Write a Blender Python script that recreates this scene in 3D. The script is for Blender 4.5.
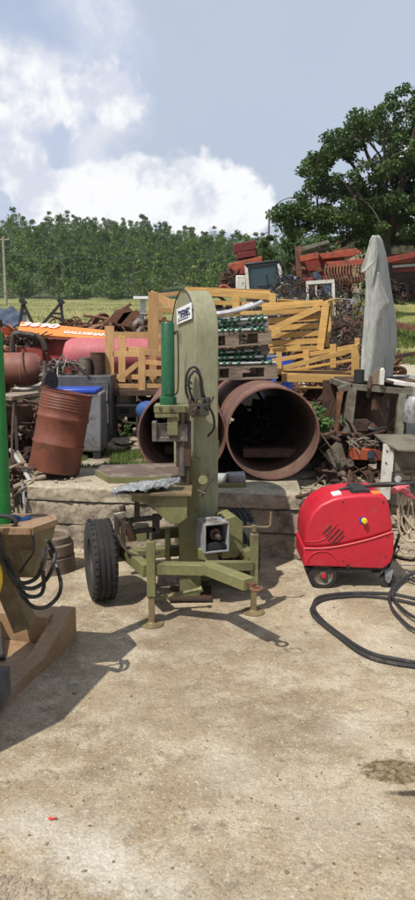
import bpy, math, random
import numpy as np
from mathutils import Vector, Matrix, noise as mnoise
R = math.radians
V = Vector
scene = bpy.context.scene
for o in list(bpy.data.objects):
    bpy.data.objects.remove(o)
col = scene.collection

# ------------------------------------------------------------------ camera
EYE = 1.85
PITCH = R(9.3)
FPX = 700.0
cam_d = bpy.data.cameras.new('camera')
cam = bpy.data.objects.new('camera', cam_d)
col.objects.link(cam)
cam.location = (0, 0, EYE)
cam.rotation_euler = (R(90) - PITCH, 0, 0)
cam_d.sensor_fit = 'VERTICAL'
cam_d.sensor_height = 36.0
cam_d.lens = 36.0 * FPX / 900.0
cam_d.clip_start = 0.05
cam_d.clip_end = 3000
scene.camera = cam
scene.render.resolution_x = 472
scene.render.resolution_y = 1024

# ------------------------------------------------------------------ light and sky
SUN_V = V((-0.40, -0.47, 1.0)).normalized()
elev = math.asin(SUN_V.z)
azim = math.atan2(SUN_V.x, SUN_V.y)
sd = bpy.data.lights.new('sun', 'SUN')
sd.energy = 5.0
sd.angle = R(0.55)
sd.color = (1.0, 0.95, 0.87)
sun = bpy.data.objects.new('sun', sd)
col.objects.link(sun)
sun.location = (-20, -20, 60)
sun.rotation_euler = SUN_V.to_track_quat('Z', 'Y').to_euler()

world = bpy.data.worlds.new('World')
scene.world = world
world.use_nodes = True
wn, wl = world.node_tree.nodes, world.node_tree.links
wn.clear()
w_out = wn.new('ShaderNodeOutputWorld')
w_bg = wn.new('ShaderNodeBackground')
w_bg.inputs['Strength'].default_value = 0.088
sky = wn.new('ShaderNodeTexSky')
sky.sky_type = 'NISHITA'
sky.sun_disc = False
sky.sun_elevation = elev
sky.sun_rotation = azim
sky.air_density = 1.0
sky.dust_density = 2.5
w_tc = wn.new('ShaderNodeTexCoord')

def wmath(op, a, b=None, c=None):
    n = wn.new('ShaderNodeMath'); n.operation = op
    for i, x in enumerate((a, b, c)):
        if x is None: continue
        if isinstance(x, (int, float)): n.inputs[i].default_value = x
        else: wl.new(x, n.inputs[i])
    return n.outputs[0]

def wnoise(scale, detail, rough, vec=None, dist=0.0):
    n = wn.new('ShaderNodeTexNoise')
    n.inputs['Scale'].default_value = scale
    n.inputs['Detail'].default_value = detail
    n.inputs['Roughness'].default_value = rough
    n.inputs['Distortion'].default_value = dist
    wl.new(vec if vec else w_tc.outputs['Generated'], n.inputs['Vector'])
    return n

def dirn(u, v):
    a = V(((u - 207.5) / FPX, 0, 0)); y = -(v - 450) / FPX
    d = V((a.x, math.cos(PITCH) + y * math.sin(PITCH), -math.sin(PITCH) + y * math.cos(PITCH)))
    return d.normalized()

# a hazy summer sky with a bank of cumulus standing over the hill
def cloud_field(blobs, edge_noise, amp):
    best = None
    for (u, v, r) in blobs:
        d = dirn(u, v)
        n = wn.new('ShaderNodeVectorMath'); n.operation = 'DISTANCE'
        wl.new(w_tc.outputs['Generated'], n.inputs[0]); n.inputs[1].default_value = d
        q = wmath('SUBTRACT', r / FPX, n.outputs['Value'])
        best = q if best is None else wmath('SMOOTH_MAX', best, q, 0.02)
    return wmath('ADD', best, wmath('MULTIPLY', wmath('SUBTRACT', edge_noise, 0.5), amp))

nz1 = wmath('ADD', wmath('MULTIPLY', wnoise(13.0, 8.0, 0.6, dist=0.3).outputs['Fac'], 0.62), wmath('MULTIPLY', wnoise(42.0, 5.0, 0.55, dist=0.5).outputs['Fac'], 0.38))
def smooth(x, lo, hi):
    m = wn.new('ShaderNodeMapRange'); m.interpolation_type = 'SMOOTHSTEP'
    wl.new(x, m.inputs['Value']); m.inputs['From Min'].default_value = lo; m.inputs['From Max'].default_value = hi
    return m.outputs['Result']
def wmix(f, a, b):
    m = wn.new('ShaderNodeMix'); m.data_type = 'RGBA'
    if isinstance(f, (int, float)): m.inputs['Factor'].default_value = f
    else: wl.new(f, m.inputs['Factor'])
    for s, x in (('A', a), ('B', b)):
        sock = [i for i in m.inputs if i.name == s and i.type == 'RGBA'][0]
        if isinstance(x, tuple): sock.default_value = x
        else: wl.new(x, sock)
    return [o for o in m.outputs if o.type == 'RGBA'][0]

# milky haze mixed into the clear sky
hz = wnoise(2.2, 4.0, 0.5).outputs['Fac']
hazef = wmath('ADD', 0.84, wmath('MULTIPLY', wmath('SUBTRACT', hz, 0.5), 0.35))
skyc = wmix(hazef, sky.outputs['Color'], (6.1, 6.85, 8.2, 1))
m_far = cloud_field([(20, 60, 74), (70, 100, 70), (15, 160, 100), (-90, 90, 130), (-40, 220, 120), (60, 190, 70), (95, 40, 46)], nz1, 0.12)
m_low = cloud_field([(95, 195, 30), (125, 190, 33), (160, 200, 28), (195, 188, 34), (228, 200, 30), (60, 215, 40), (250, 214, 22), (150, 222, 60),
                     (480, 190, 80), (620, 170, 110)], nz1, 0.085)
m_tow = cloud_field([(8, 62, 28), (35, 90, 36), (75, 104, 28), (108, 96, 28), (5, 120, 30), (115, 118, 18), (20, 160, 26)], nz1, 0.13)
inner = wnoise(24.0, 8.0, 0.58, dist=0.15).outputs['Fac']
inner2 = smooth(wnoise(9.0, 6.0, 0.6, dist=0.6).outputs['Fac'], 0.35, 0.68)
c_far = wmix(inner2, (5.6, 6.4, 8.1, 1), (8.0, 8.3, 9.1, 1))
c_tow = wmix(smooth(wmath('ADD', wmath('MULTIPLY', inner, 0.6), wmath('MULTIPLY', wnoise(9.0, 4.0, 0.5).outputs['Fac'], 0.4)), 0.40, 0.56), (7.3, 7.7, 8.8, 1), (10.6, 10.6, 10.6, 1))
out1 = wmix(smooth(m_far, -0.015, 0.03), skyc, c_far)
out2 = wmix(wmath('MULTIPLY', smooth(m_tow, -0.008, 0.016), 0.92), out1, c_tow)
out3 = wmix(wmath('MULTIPLY', smooth(m_low, -0.004, 0.010), 0.97), out2, c_tow)
# a darker wisp high on the left
m_dk = cloud_field([(22, 4, 34), (48, 34, 20), (10, 14, 30), (110, 150, 14)], nz1, 0.09)
out4 = wmix(wmath('MULTIPLY', smooth(m_dk, -0.02, 0.04), 0.7), out3, (3.9, 4.9, 7.0, 1))
wl.new(out4, w_bg.inputs['Color'])
wl.new(w_bg.outputs[0], w_out.inputs['Surface'])

scene.view_settings.view_transform = 'Standard'
scene.view_settings.look = 'None'
scene.view_settings.exposure = 0.14
scene.view_settings.gamma = 1.0
scene.view_settings.use_curve_mapping = False

# ------------------------------------------------------------------ helpers
def W(u, v, Y):
    a = (u - 207.5) / FPX; y = -(v - 450) / FPX
    dy = math.cos(PITCH) + y * math.sin(PITCH); dz = -math.sin(PITCH) + y * math.cos(PITCH)
    return V((a * Y / dy, Y, EYE + dz * Y / dy))

def G(u, v, z=0.0):
    a = (u - 207.5) / FPX; y = -(v - 450) / FPX
    dy = math.cos(PITCH) + y * math.sin(PITCH); dz = -math.sin(PITCH) + y * math.cos(PITCH)
    t = (z - EYE) / dz
    return V((a * t, dy * t, z))

def tag(o, label=None, cat=None, group=None, kind=None):
    if label: o['label'] = label
    if cat: o['category'] = cat
    if group: o['group'] = group
    if kind: o['kind'] = kind
    return o

def thing(name, loc, label, cat, group=None):
    o = bpy.data.objects.new(name, None); col.objects.link(o)
    o.location = loc; o.empty_display_size = 0.1
    o['wl'] = tuple(loc)
    return tag(o, label, cat, group)

def copy_tree(o, parent=None):
    c = o.copy(); col.objects.link(c); c.parent = parent
    for ch in o.children: copy_tree(ch, c)
    return c

class MB:
    def __init__(self):
        self.v = []; self.f = []
    def add(self, vs, fs):
        n = len(self.v); self.v += [tuple(p) for p in vs]; self.f += [tuple(i + n for i in f) for f in fs]
        return self
    def box(self, c, s, rot=None):
        c = V(c); vs = []
        for x in (-.5, .5):
            for y in (-.5, .5):
                for z in (-.5, .5):
                    p = V((x * s[0], y * s[1], z * s[2]))
                    if rot is not None: p = rot @ p
                    vs.append(p + c)
        return self.add(vs, [(0, 1, 3, 2), (4, 6, 7, 5), (0, 4, 5, 1), (2, 3, 7, 6), (0, 2, 6, 4), (1, 5, 7, 3)])
    def beam(self, p, q, w, h, up=(0, 0, 1)):
        p, q = V(p), V(q); d = q - p; L = d.length; d = d / L
        u = V(up); s = d.cross(u)
        if s.length < 1e-4: s = d.cross(V((0, 1, 0)))
        s.normalize(); u = s.cross(d).normalized()
        vs = []
        for e in (p, q):
            for a, b in ((-1, -1), (1, -1), (1, 1), (-1, 1)):
                vs.append(e + s * (a * w / 2) + u * (b * h / 2))
        return self.add(vs, [(3, 2, 1, 0), (4, 5, 6, 7), (0, 1, 5, 4), (1, 2, 6, 5), (2, 3, 7, 6), (3, 0, 4, 7)])
    def tube(self, pts, r, seg=8, caps=True, smoothn=0):
        pts = [V(p) for p in pts]
        if smoothn: pts = catmull(pts, smoothn)
        n = len(pts)
        rs = r if isinstance(r, (list, tuple)) else [r] * n
        if len(rs) != n: rs = [rs[int(i * (len(rs) - 1) / (n - 1))] for i in range(n)]
        t0 = (pts[1] - pts[0]).normalized()
        ref = V((0, 0, 1)) if abs(t0.z) < .9 else V((1, 0, 0))
        nn = t0.cross(ref).normalized()
        vs = []; fs = []
        for i in range(n):
            if i == 0: t = pts[1] - pts[0]
            elif i == n - 1: t = pts[-1] - pts[-2]
            else: t = pts[i + 1] - pts[i - 1]
            if t.length < 1e-9: t = t0.copy()
            t.normalize()
            nn = nn - t * nn.dot(t)
            if nn.length < 1e-6: nn = t.orthogonal()
            nn.normalize(); bb = t.cross(nn)
            for k in range(seg):
                a = 2 * math.pi * k / seg
                vs.append(pts[i] + (nn * math.cos(a) + bb * math.sin(a)) * rs[i])
        for i in range(n - 1):
            for k in range(seg):
                k2 = (k + 1) % seg
                fs.append((i * seg + k, i * seg + k2, (i + 1) * seg + k2, (i + 1) * seg + k))
        if caps:
            fs.append(tuple(range(seg - 1, -1, -1))); fs.append(tuple((n - 1) * seg + k for k in range(seg)))
        return self.add(vs, fs)
    def cyl(self, p, q, r, r2=None, seg=20):
        return self.tube([p, q], [r, r if r2 is None else r2], seg)
    def lathe(self, o, axis, prof, seg=32, closed=False):
        o = V(o); ax = V(axis).normalized(); e = ax.orthogonal().normalized(); g = ax.cross(e)
        vs = []; fs = []
        for (r, h) in prof:
            for k in range(seg):
                a = 2 * math.pi * k / seg
                vs.append(o + ax * h + (e * math.cos(a) + g * math.sin(a)) * max(r, 1e-5))
        n = len(prof)
        for i in range(n if closed else n - 1):
            j = (i + 1) % n
            for k in range(seg):
                k2 = (k + 1) % seg
                fs.append((i * seg + k, i * seg + k2, j * seg + k2, j * seg + k))
        return self.add(vs, fs)
    def prism(self, pts2, o, ex, ey, ez, t):
        # outline pts2 in the (ex, ey) plane at o, extruded by t along ez
        o, ex, ey, ez = V(o), V(ex), V(ey), V(ez)
        n = len(pts2)
        vs = [o + ex * a + ey * b for a, b in pts2] + [o + ex * a + ey * b + ez * t for a, b in pts2]
        fs = [tuple(range(n - 1, -1, -1)), tuple(range(n, 2 * n))]
        fs += [(i, (i + 1) % n, n + (i + 1) % n, n + i) for i in range(n)]
        return self.add(vs, fs)
    def sphere(self, c, r, seg=12, rings=8, sc=(1, 1, 1)):
        c = V(c); vs = []; fs = []
        for i in range(rings + 1):
            th = math.pi * i / rings
            for k in range(seg):
                a = 2 * math.pi * k / seg
                vs.append(c + V((math.sin(th) * math.cos(a) * r * sc[0], math.sin(th) * math.sin(a) * r * sc[1], math.cos(th) * r * sc[2])))
        for i in range(rings):
            for k in range(seg):
                k2 = (k + 1) % seg
                fs.append((i * seg + k, (i + 1) * seg + k, (i + 1) * seg + k2, i * seg + k2))
        return self.add(vs, fs)
    def build(self, name, mat, parent=None, bevel=0.0, loc=None, sharp=35, smooth=True, solid=0):
        me = bpy.data.meshes.new(name)
        off = V((0, 0, 0))
        if parent is not None:
            p = parent
            while p.parent: p = p.parent
            off = V(p['wl']) if 'wl' in p.keys() else V(p.location)
        elif loc is not None: off = V(loc)
        vs = [(a - off.x, b - off.y, c - off.z) for a, b, c in self.v]
        me.from_pydata(vs, [], self.f)
        me.validate()
        import bmesh
        bm = bmesh.new(); bm.from_mesh(me)
        bmesh.ops.recalc_face_normals(bm, faces=bm.faces)
        bm.to_mesh(me); bm.free()
        o = bpy.data.objects.new(name, me); col.objects.link(o)
        me.materials.append(mat)
        if smooth:
            me.shade_smooth(); me.set_sharp_from_angle(angle=R(sharp))
        if parent is not None: o.parent = parent
        else: o.location = off
        if solid:
            m = o.modifiers.new('thick', 'SOLIDIFY'); m.thickness = solid; m.offset = 0
        if bevel:
            m = o.modifiers.new('bevel', 'BEVEL'); m.width = bevel; m.segments = 2; m.limit_method = 'ANGLE'; m.angle_limit = R(40)
            m.harden_normals = False
        return o

def catmull(P, n):
    out = []
    for i in range(len(P) - 1):
        p0 = P[max(i - 1, 0)]; p1 = P[i]; p2 = P[i + 1]; p3 = P[min(i + 2, len(P) - 1)]
        for k in range(n):
            t = k / n
            out.append(0.5 * ((2 * p1) + (p2 - p0) * t + (2 * p0 - 5 * p1 + 4 * p2 - p3) * t * t + (3 * p1 - p0 - 3 * p2 + p3) * t ** 3))
    out.append(P[-1]); return out

def quads(name, P, mat, parent=None, loc=None):
    """P: (n,4,3) array of quads -> one mesh object"""
    off = np.array((0., 0, 0))
    if parent is not None:
        p = parent
        while p.parent: p = p.parent
        off = np.array(tuple(p['wl']))
    elif loc is not None: off = np.array(loc)
    P = np.asarray(P, dtype=np.float64) - off
    n = P.shape[0]; k = P.shape[1]
    me = bpy.data.meshes.new(name)
    me.vertices.add(n * k); me.vertices.foreach_set('co', P.reshape(-1))
    me.loops.add(n * k); me.loops.foreach_set('vertex_index', np.arange(n * k))
    me.polygons.add(n); me.polygons.foreach_set('loop_start', np.arange(0, n * k, k))
    me.update(calc_edges=True)
    me.materials.append(mat)
    o = bpy.data.objects.new(name, me); col.objects.link(o)
    if parent is not None: o.parent = parent
    else: o.location = off
    return o

# ------------------------------------------------------------------ materials
def mat(name, c1, c2=None, scale=6.0, rough=0.75, metal=0.0, bump=0.0, bscale=60.0, d=None, dscale=3.0, dlo=0.5, dhi=0.62, detail=5.0,
        fine=0.10, spec=0.4, stretch=None, trans=0.0, sharp=(0.38, 0.62), rand=0.0):
    m = bpy.data.materials.new(name); m.use_nodes = True
    N, L = m.node_tree.nodes, m.node_tree.links
    b = N['Principled BSDF']
    tc = N.new('ShaderNodeTexCoord')
    vec = tc.outputs['Object']
    if stretch:
        mp = N.new('ShaderNodeMapping'); mp.inputs['Scale'].default_value = stretch
        L.new(vec, mp.inputs['Vector']); vec = mp.outputs['Vector']
    def noi(s, det=detail, r=.6):
        n = N.new('ShaderNodeTexNoise'); n.inputs['Scale'].default_value = s; n.inputs['Detail'].default_value = det
        n.inputs['Roughness'].default_value = r; L.new(vec, n.inputs['Vector']); return n.outputs['Fac']
    def mr(x, a, bb, lo=0., hi=1.):
        n = N.new('ShaderNodeMapRange'); n.inputs['From Min'].default_value = a; n.inputs['From Max'].default_value = bb
        n.inputs['To Min'].default_value = lo; n.inputs['To Max'].default_value = hi
        L.new(x, n.inputs['Value']); return n.outputs['Result']
    def mix(f, a, bb, mode='MIX'):
        n = N.new('ShaderNodeMix'); n.data_type = 'RGBA'; n.blend_type = mode
        L.new(f, n.inputs['Factor']) if not isinstance(f, float) else setattr(n.inputs['Factor'], 'default_value', f)
        A = [i for i in n.inputs if i.name == 'A' and i.type == 'RGBA'][0]; B = [i for i in n.inputs if i.name == 'B' and i.type == 'RGBA'][0]
        for s, x in ((A, a), (B, bb)):
            if isinstance(x, tuple): s.default_value = (x[0], x[1], x[2], 1)
            else: L.new(x, s)
        return [o for o in n.outputs if o.type == 'RGBA'][0]
    c2 = c2 or tuple(x * 0.8 for x in c1)
    c = mix(mr(noi(scale), sharp[0], sharp[1]), c1, c2)
    if d: c = mix(mr(noi(dscale, 8.0, .68), dlo, dhi), c, d)
    if fine:
        f = mr(noi(scale * 14, 3.0), .3, .7, 1 - fine * 2, 1 + fine)
        cb = N.new('ShaderNodeCombineColor')
        for i in range(3): L.new(f, cb.inputs[i])
        c = mix(1.0, c, cb.outputs[0], 'MULTIPLY')
    if rand:
        oi = N.new('ShaderNodeObjectInfo'); f = mr(oi.outputs['Random'], 0, 1, 1 - rand, 1 + rand)
        cb = N.new('ShaderNodeCombineColor')
        for i in range(3): L.new(f, cb.inputs[i])
        c = mix(1.0, c, cb.outputs[0], 'MULTIPLY')
    L.new(c, b.inputs['Base Color'])
    L.new(mr(noi(scale * 2.3), .3, .7, max(rough - .12, .05), min(rough + .12, 1)), b.inputs['Roughness'])
    b.inputs['Metallic'].default_value = metal
    b.inputs['Specular IOR Level'].default_value = spec
    if bump:
        bn = N.new('ShaderNodeBump'); bn.inputs['Strength'].default_value = bump; bn.inputs['Distance'].default_value = 0.02
        L.new(noi(bscale, 6.0), bn.inputs['Height']); L.new(bn.outputs[0], b.inputs['Normal'])
    if trans:
        tr = N.new('ShaderNodeBsdfTranslucent'); L.new(c, tr.inputs['Color'])
        ms = N.new('ShaderNodeMixShader'); ms.inputs[0].default_value = trans
        out = [n for n in N if n.type == 'OUTPUT_MATERIAL'][0]
        L.new(b.outputs[0], ms.inputs[1]); L.new(tr.outputs[0], ms.inputs[2]); L.new(ms.outputs[0], out.inputs['Surface'])
    return m

K = {}
K['olive'] = mat('olive paint', (.185, .178, .075), (.14, .135, .06), 3, .5, bump=.04, bscale=25, d=(.085, .065, .04), dscale=5, dlo=.56, dhi=.68)
K['olive_grey'] = mat('faded olive paint', (.255, .252, .155), (.215, .21, .125), 2.4, .5, bump=.03, bscale=12, d=(.12, .10, .065), dscale=6, dlo=.56, dhi=.68, stretch=(1, 1, .35))
K['cyl_green'] = mat('green cylinder paint', (.016, .10, .042), (.013, .08, .034), 4, .38, bump=.02)
K['bright_green'] = mat('bright green paint', (.010, .19, .035), (.010, .15, .03), 4, .42)
K['steel'] = mat('worn steel', (.20, .19, .17), (.10, .085, .07), 9, .5, metal=.5, bump=.15, d=(.09, .045, .025), dscale=8)
K['dark_steel'] = mat('dark steel', (.045, .042, .038), (.07, .055, .045), 8, .62, metal=.3, bump=.15, d=(.085, .045, .025), dscale=5)
K['bright_steel'] = mat('bright steel', (.62, .63, .64), (.45, .46, .47), 8, .35, metal=.55)
K['rust'] = mat('rusty steel', (.15, .062, .032), (.085, .04, .026), 7, .85, bump=.3, bscale=50, d=(.21, .10, .05), dscale=5)
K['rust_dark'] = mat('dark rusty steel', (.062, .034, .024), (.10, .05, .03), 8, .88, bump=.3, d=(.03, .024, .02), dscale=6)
K['pipe'] = mat('rusty red pipe', (.17, .085, .065), (.115, .058, .045), 3, .82, bump=.3, bscale=40, d=(.28, .16, .11), dscale=4, dlo=.52, dhi=.7)
K['pipe_in'] = mat('pipe bitumen lining', (.15, .085, .062), (.10, .06, .045), 5, .75, bump=.3, d=(.22, .13, .09), dscale=4, dlo=.52, dhi=.7)
K['barrel'] = mat('rusty red oxide barrel paint', (.185, .055, .03), (.125, .042, .027), 5, .55, bump=.15, bscale=35, d=(.085, .04, .03), dscale=7, dlo=.56, dhi=.66)
K['tank_brown'] = mat('brown tank paint', (.23, .085, .05), (.17, .065, .045), 3, .6, bump=.1, d=(.11, .06, .045), dscale=5)
K['red_paint'] = mat('faded red paint', (.28, .035, .022), (.19, .032, .022), 6, .6, bump=.12, d=(.12, .05, .03), dscale=6, dlo=.52, dhi=.66)
K['maroon'] = mat('maroon paint', (.15, .014, .016), (.11, .012, .014), 6, .55, bump=.1, d=(.08, .03, .02), dscale=5)
K['orange'] = mat('orange paint', (.80, .22, .045), (.72, .20, .045), 3, .5, d=(.45, .17, .06), dscale=9, dlo=.64, dhi=.8)
K['orange_red'] = mat('orange red paint', (.40, .085, .035), (.27, .055, .028), 6, .65, bump=.15, d=(.13, .055, .035), dscale=5, dlo=.50, dhi=.62)
K['pink'] = mat('faded pink red tank paint', (.44, .115, .125), (.37, .10, .11), 2, .6, d=(.36, .10, .09), dscale=5, dlo=.6, dhi=.8)
K['washer'] = mat('red plastic', (.48, .014, .030), (.41, .013, .027), 2, .42, spec=.5, d=(.36, .07, .06), dscale=4, dlo=.56, dhi=.72, fine=.06, bump=.03)
K['washer_trim'] = mat('light red trim', (.75, .12, .12), (.68, .12, .12), 3, .5)
K['rubber'] = mat('tyre rubber', (.019, .018, .018), (.028, .026, .025), 8, .85, bump=.25, bscale=120, d=(.07, .062, .052), dscale=6, dlo=.56, dhi=.8)
K['hose'] = mat('black hose rubber', (.022, .022, .023), (.035, .033, .032), 10, .5, d=(.10, .09, .075), dscale=9, dlo=.55, dhi=.8)
K['black'] = mat('black plastic', (.018, .018, .019), (.026, .025, .025), 8, .55)
K['bronze'] = mat('brown machine paint', (.27, .165, .085), (.23, .14, .075), 3, .55, bump=.08, d=(.33, .27, .19), dscale=4, dlo=.5, dhi=.85)
K['bronze_dark'] = mat('brown hopper paint', (.20, .15, .075), (.17, .125, .065), 4, .55, bump=.08, d=(.12, .09, .05), dscale=5)
K['wood_y'] = mat('yellow pine boards', (.58, .365, .12), (.46, .27, .085), 5, .75, bump=.2, bscale=60, stretch=(1, 6, 6), d=(.30, .17, .07), dscale=1.6, dlo=.58, dhi=.8, rand=.22)
K['wood_p'] = mat('pale pine boards', (.52, .315, .14), (.43, .245, .10), 5, .78, bump=.2, bscale=60, stretch=(5, 5, 1), d=(.26, .15, .07), dscale=1.6, dlo=.58, dhi=.8, rand=.22)
K['wood_old'] = mat('weathered wood', (.27, .21, .15), (.19, .14, .10), 7, .85, bump=.35, stretch=(1, 5, 5), d=(.10, .08, .06), dscale=3, rand=.2)
K['wood_green'] = mat('grey green painted frame', (.17, .175, .125), (.12, .11, .08), 7, .8, bump=.3, d=(.09, .06, .04), dscale=5)
K['concrete'] = mat('old concrete wall', (.36, .305, .225), (.21, .17, .125), 4.5, .92, bump=1.0, bscale=13, d=(.12, .10, .078), dscale=4.5, dlo=.50, dhi=.64, detail=9, fine=.16)
K['conc_top'] = mat('concrete slab top', (.37, .32, .24), (.29, .245, .18), 2.0, .93, bump=.7, bscale=14, d=(.22, .19, .13), dscale=3, detail=9, fine=.14)
K['conc_ring'] = mat('brown stained concrete ring', (.20, .15, .11), (.15, .11, .08), 5, .85, bump=.35, bscale=30, d=(.10, .075, .06), dscale=6)
K['rock'] = mat('rubble stone', (.35, .29, .21), (.24, .19, .14), 6, .92, bump=.8, bscale=18, d=(.15, .12, .09), dscale=4)
K['stone_wall'] = mat('rubble stone masonry', (.50, .42, .29), (.30, .24, .17), 2.6, .9, bump=.8, bscale=5, d=(.17, .14, .10), dscale=2.4)
K['roof'] = mat('brown tile roof', (.15, .095, .07), (.11, .075, .055), 2, .9, bump=.6, stretch=(6, 1, 1))
K['tarp_grey'] = mat('grey glass fibre sheet', (.37, .375, .345), (.29, .295, .27), 3, .75, bump=.35, bscale=10, d=(.19, .18, .15), dscale=5, dlo=.54, dhi=.66, stretch=(1, 1, .3), fine=.14)
K['white'] = mat('off white enamel', (.62, .62, .56), (.52, .50, .44), 5, .5, d=(.27, .2, .13), dscale=6, dlo=.56, dhi=.66)
K['white_clean'] = mat('white paint', (.78, .79, .78), (.70, .71, .70), 5, .45)
K['silver_sheet'] = mat('crumpled silver film', (.27, .275, .28), (.15, .155, .16), 24, .4, metal=.15, bump=.6, bscale=40)
K['cab_grey'] = mat('dark grey cabinet', (.085, .088, .092), (.065, .067, .07), 4, .6, d=(.12, .11, .10), dscale=5)
K['ibc'] = mat('grey plastic tank', (.20, .20, .215), (.155, .155, .165), 3, .6, d=(.10, .09, .08), dscale=5)
K['blue'] = mat('blue plastic', (.018, .055, .36), (.02, .07, .42), 4, .4)
K['blue_cloth'] = mat('blue sacking', (.03, .085, .25), (.02, .06, .18), 8, .75, bump=.4, bscale=15)
K['blue_dark'] = mat('dark blue tarpaulin', (.06, .085, .12), (.035, .05, .075), 5, .55, bump=.4, bscale=8)
K['beige_hose'] = mat('beige hose', (.47, .40, .28), (.40, .33, .22), 7, .6)
K['pinkpl'] = mat('pink red plug plastic', (.62, .13, .15), (.5, .1, .12), 7, .5)
K['yellow'] = mat('yellow plastic', (.72, .50, .03), (.66, .45, .03), 5, .4)
K['tan_metal'] = mat('grey brown sheet metal', (.17, .145, .105), (.11, .095, .07), 4, .55, d=(.10, .07, .05), dscale=7)
K['pole'] = mat('grey timber pole', (.33, .30, .25), (.25, .22, .19), 4, .9)
K['bark'] = mat('tree bark', (.085, .068, .05), (.055, .045, .034), 8, .95, bump=.6, stretch=(1, 1, .3))
K['leaf_oak'] = mat('oak leaves', (.09, .145, .038), (.048, .092, .024), .55, .6, trans=.25, fine=.25, sharp=(.35, .65), spec=.25)
K['leaf_brown'] = mat('browning leaves', (.16, .105, .045), (.09, .085, .03), 1.2, .7, trans=.25, fine=.2)
K['leaf_far'] = mat('forest foliage', (.125, .195, .034), (.062, .125, .022), .05, .7, trans=.25, fine=.3, d=(.17, .23, .05), dscale=.12, dlo=.52, dhi=.66, sharp=(.4, .6), spec=.15)
K['leaf_lime'] = mat('bright bush leaves', (.12, .19, .035), (.075, .14, .028), .6, .6, trans=.3, fine=.25)
K['weed'] = mat('weed leaves', (.085, .165, .03), (.05, .11, .022), 6, .6, trans=.3, fine=.2)
K['grass'] = mat('grass blades', (.11, .185, .035), (.17, .20, .055), 1.6, .7, trans=.3, fine=.2)
K['cloth'] = mat('old rag', (.30, .24, .16), (.2, .15, .1), 12, .9, bump=.5)
K['cyan_glass'] = mat('dark cab glass', (.025, .05, .055), (.03, .06, .065), 2, .08, spec=.6)
K['grey_paint'] = mat('grey paint', (.30, .31, .31), (.24, .24, .24), 5, .5, d=(.13, .10, .08), dscale=7)
K['red_litter'] = mat('red litter', (.75, .04, .04), (.7, .05, .04), 5, .5)

# ================================================================== SETTING
TY = [-30, 5.95, 6.2, 11, 15, 30, 60, 80, 140, 150, 215, 330, 400, 900]
def T(x, y):
    ridge = 37.5 + 7.0 * math.exp(-((x + 52) / 48) ** 2) - 3.5 * math.exp(-((x - 25) / 40) ** 2)
    TZ = [-.02, -.02, .555, .565, .85, 1.7, 4.0, 5.2, 8.6, 9.4, 9.4 + (ridge - 9) * .42, ridge, ridge - 1, ridge - 20]
    z = float(np.interp(y, TY, TZ))
    if y > 12:
        z += mnoise.noise(V((x * .12, y * .12, 0))) * min((y - 12) * .03, .5)
    if y > 18 and x > 0:
        ss = lambda q: max(0, min(1, q)) ** 2 * (3 - 2 * max(0, min(1, q)))
        z += 1.6 * ss((x / y - .13) / .08) * ss((y - 18) / 11) * (1 - ss((y - 55) / 40))
    if x < -1.75 and y < 9 and y > 5.9: z -= min((-1.75 - x) * .5, .25)
    return z

gx = sorted(set([round(a, 2) for a in np.concatenate([np.linspace(-8, 8, 41), np.linspace(8, 40, 20), -np.linspace(8, 40, 20), np.linspace(40, 420, 24), -np.linspace(40, 420, 24)])]))
gy = sorted(set([round(a, 2) for a in np.concatenate([np.linspace(-30, 5.9, 6), [5.95, 6.05, 6.2], np.linspace(6.4, 20, 46), np.linspace(20, 80, 50), np.linspace(80, 400, 60), np.linspace(400, 900, 8)])]))
g = MB(); nx = len(gx)
for y in gy:
    for x in gx: g.v.append((x, y, T(x, y)))
for j in range(len(gy) - 1):
    for i in range(nx - 1): g.f.append((j * nx + i, j * nx + i + 1, (j + 1) * nx + i + 1, (j + 1) * nx + i))

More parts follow.
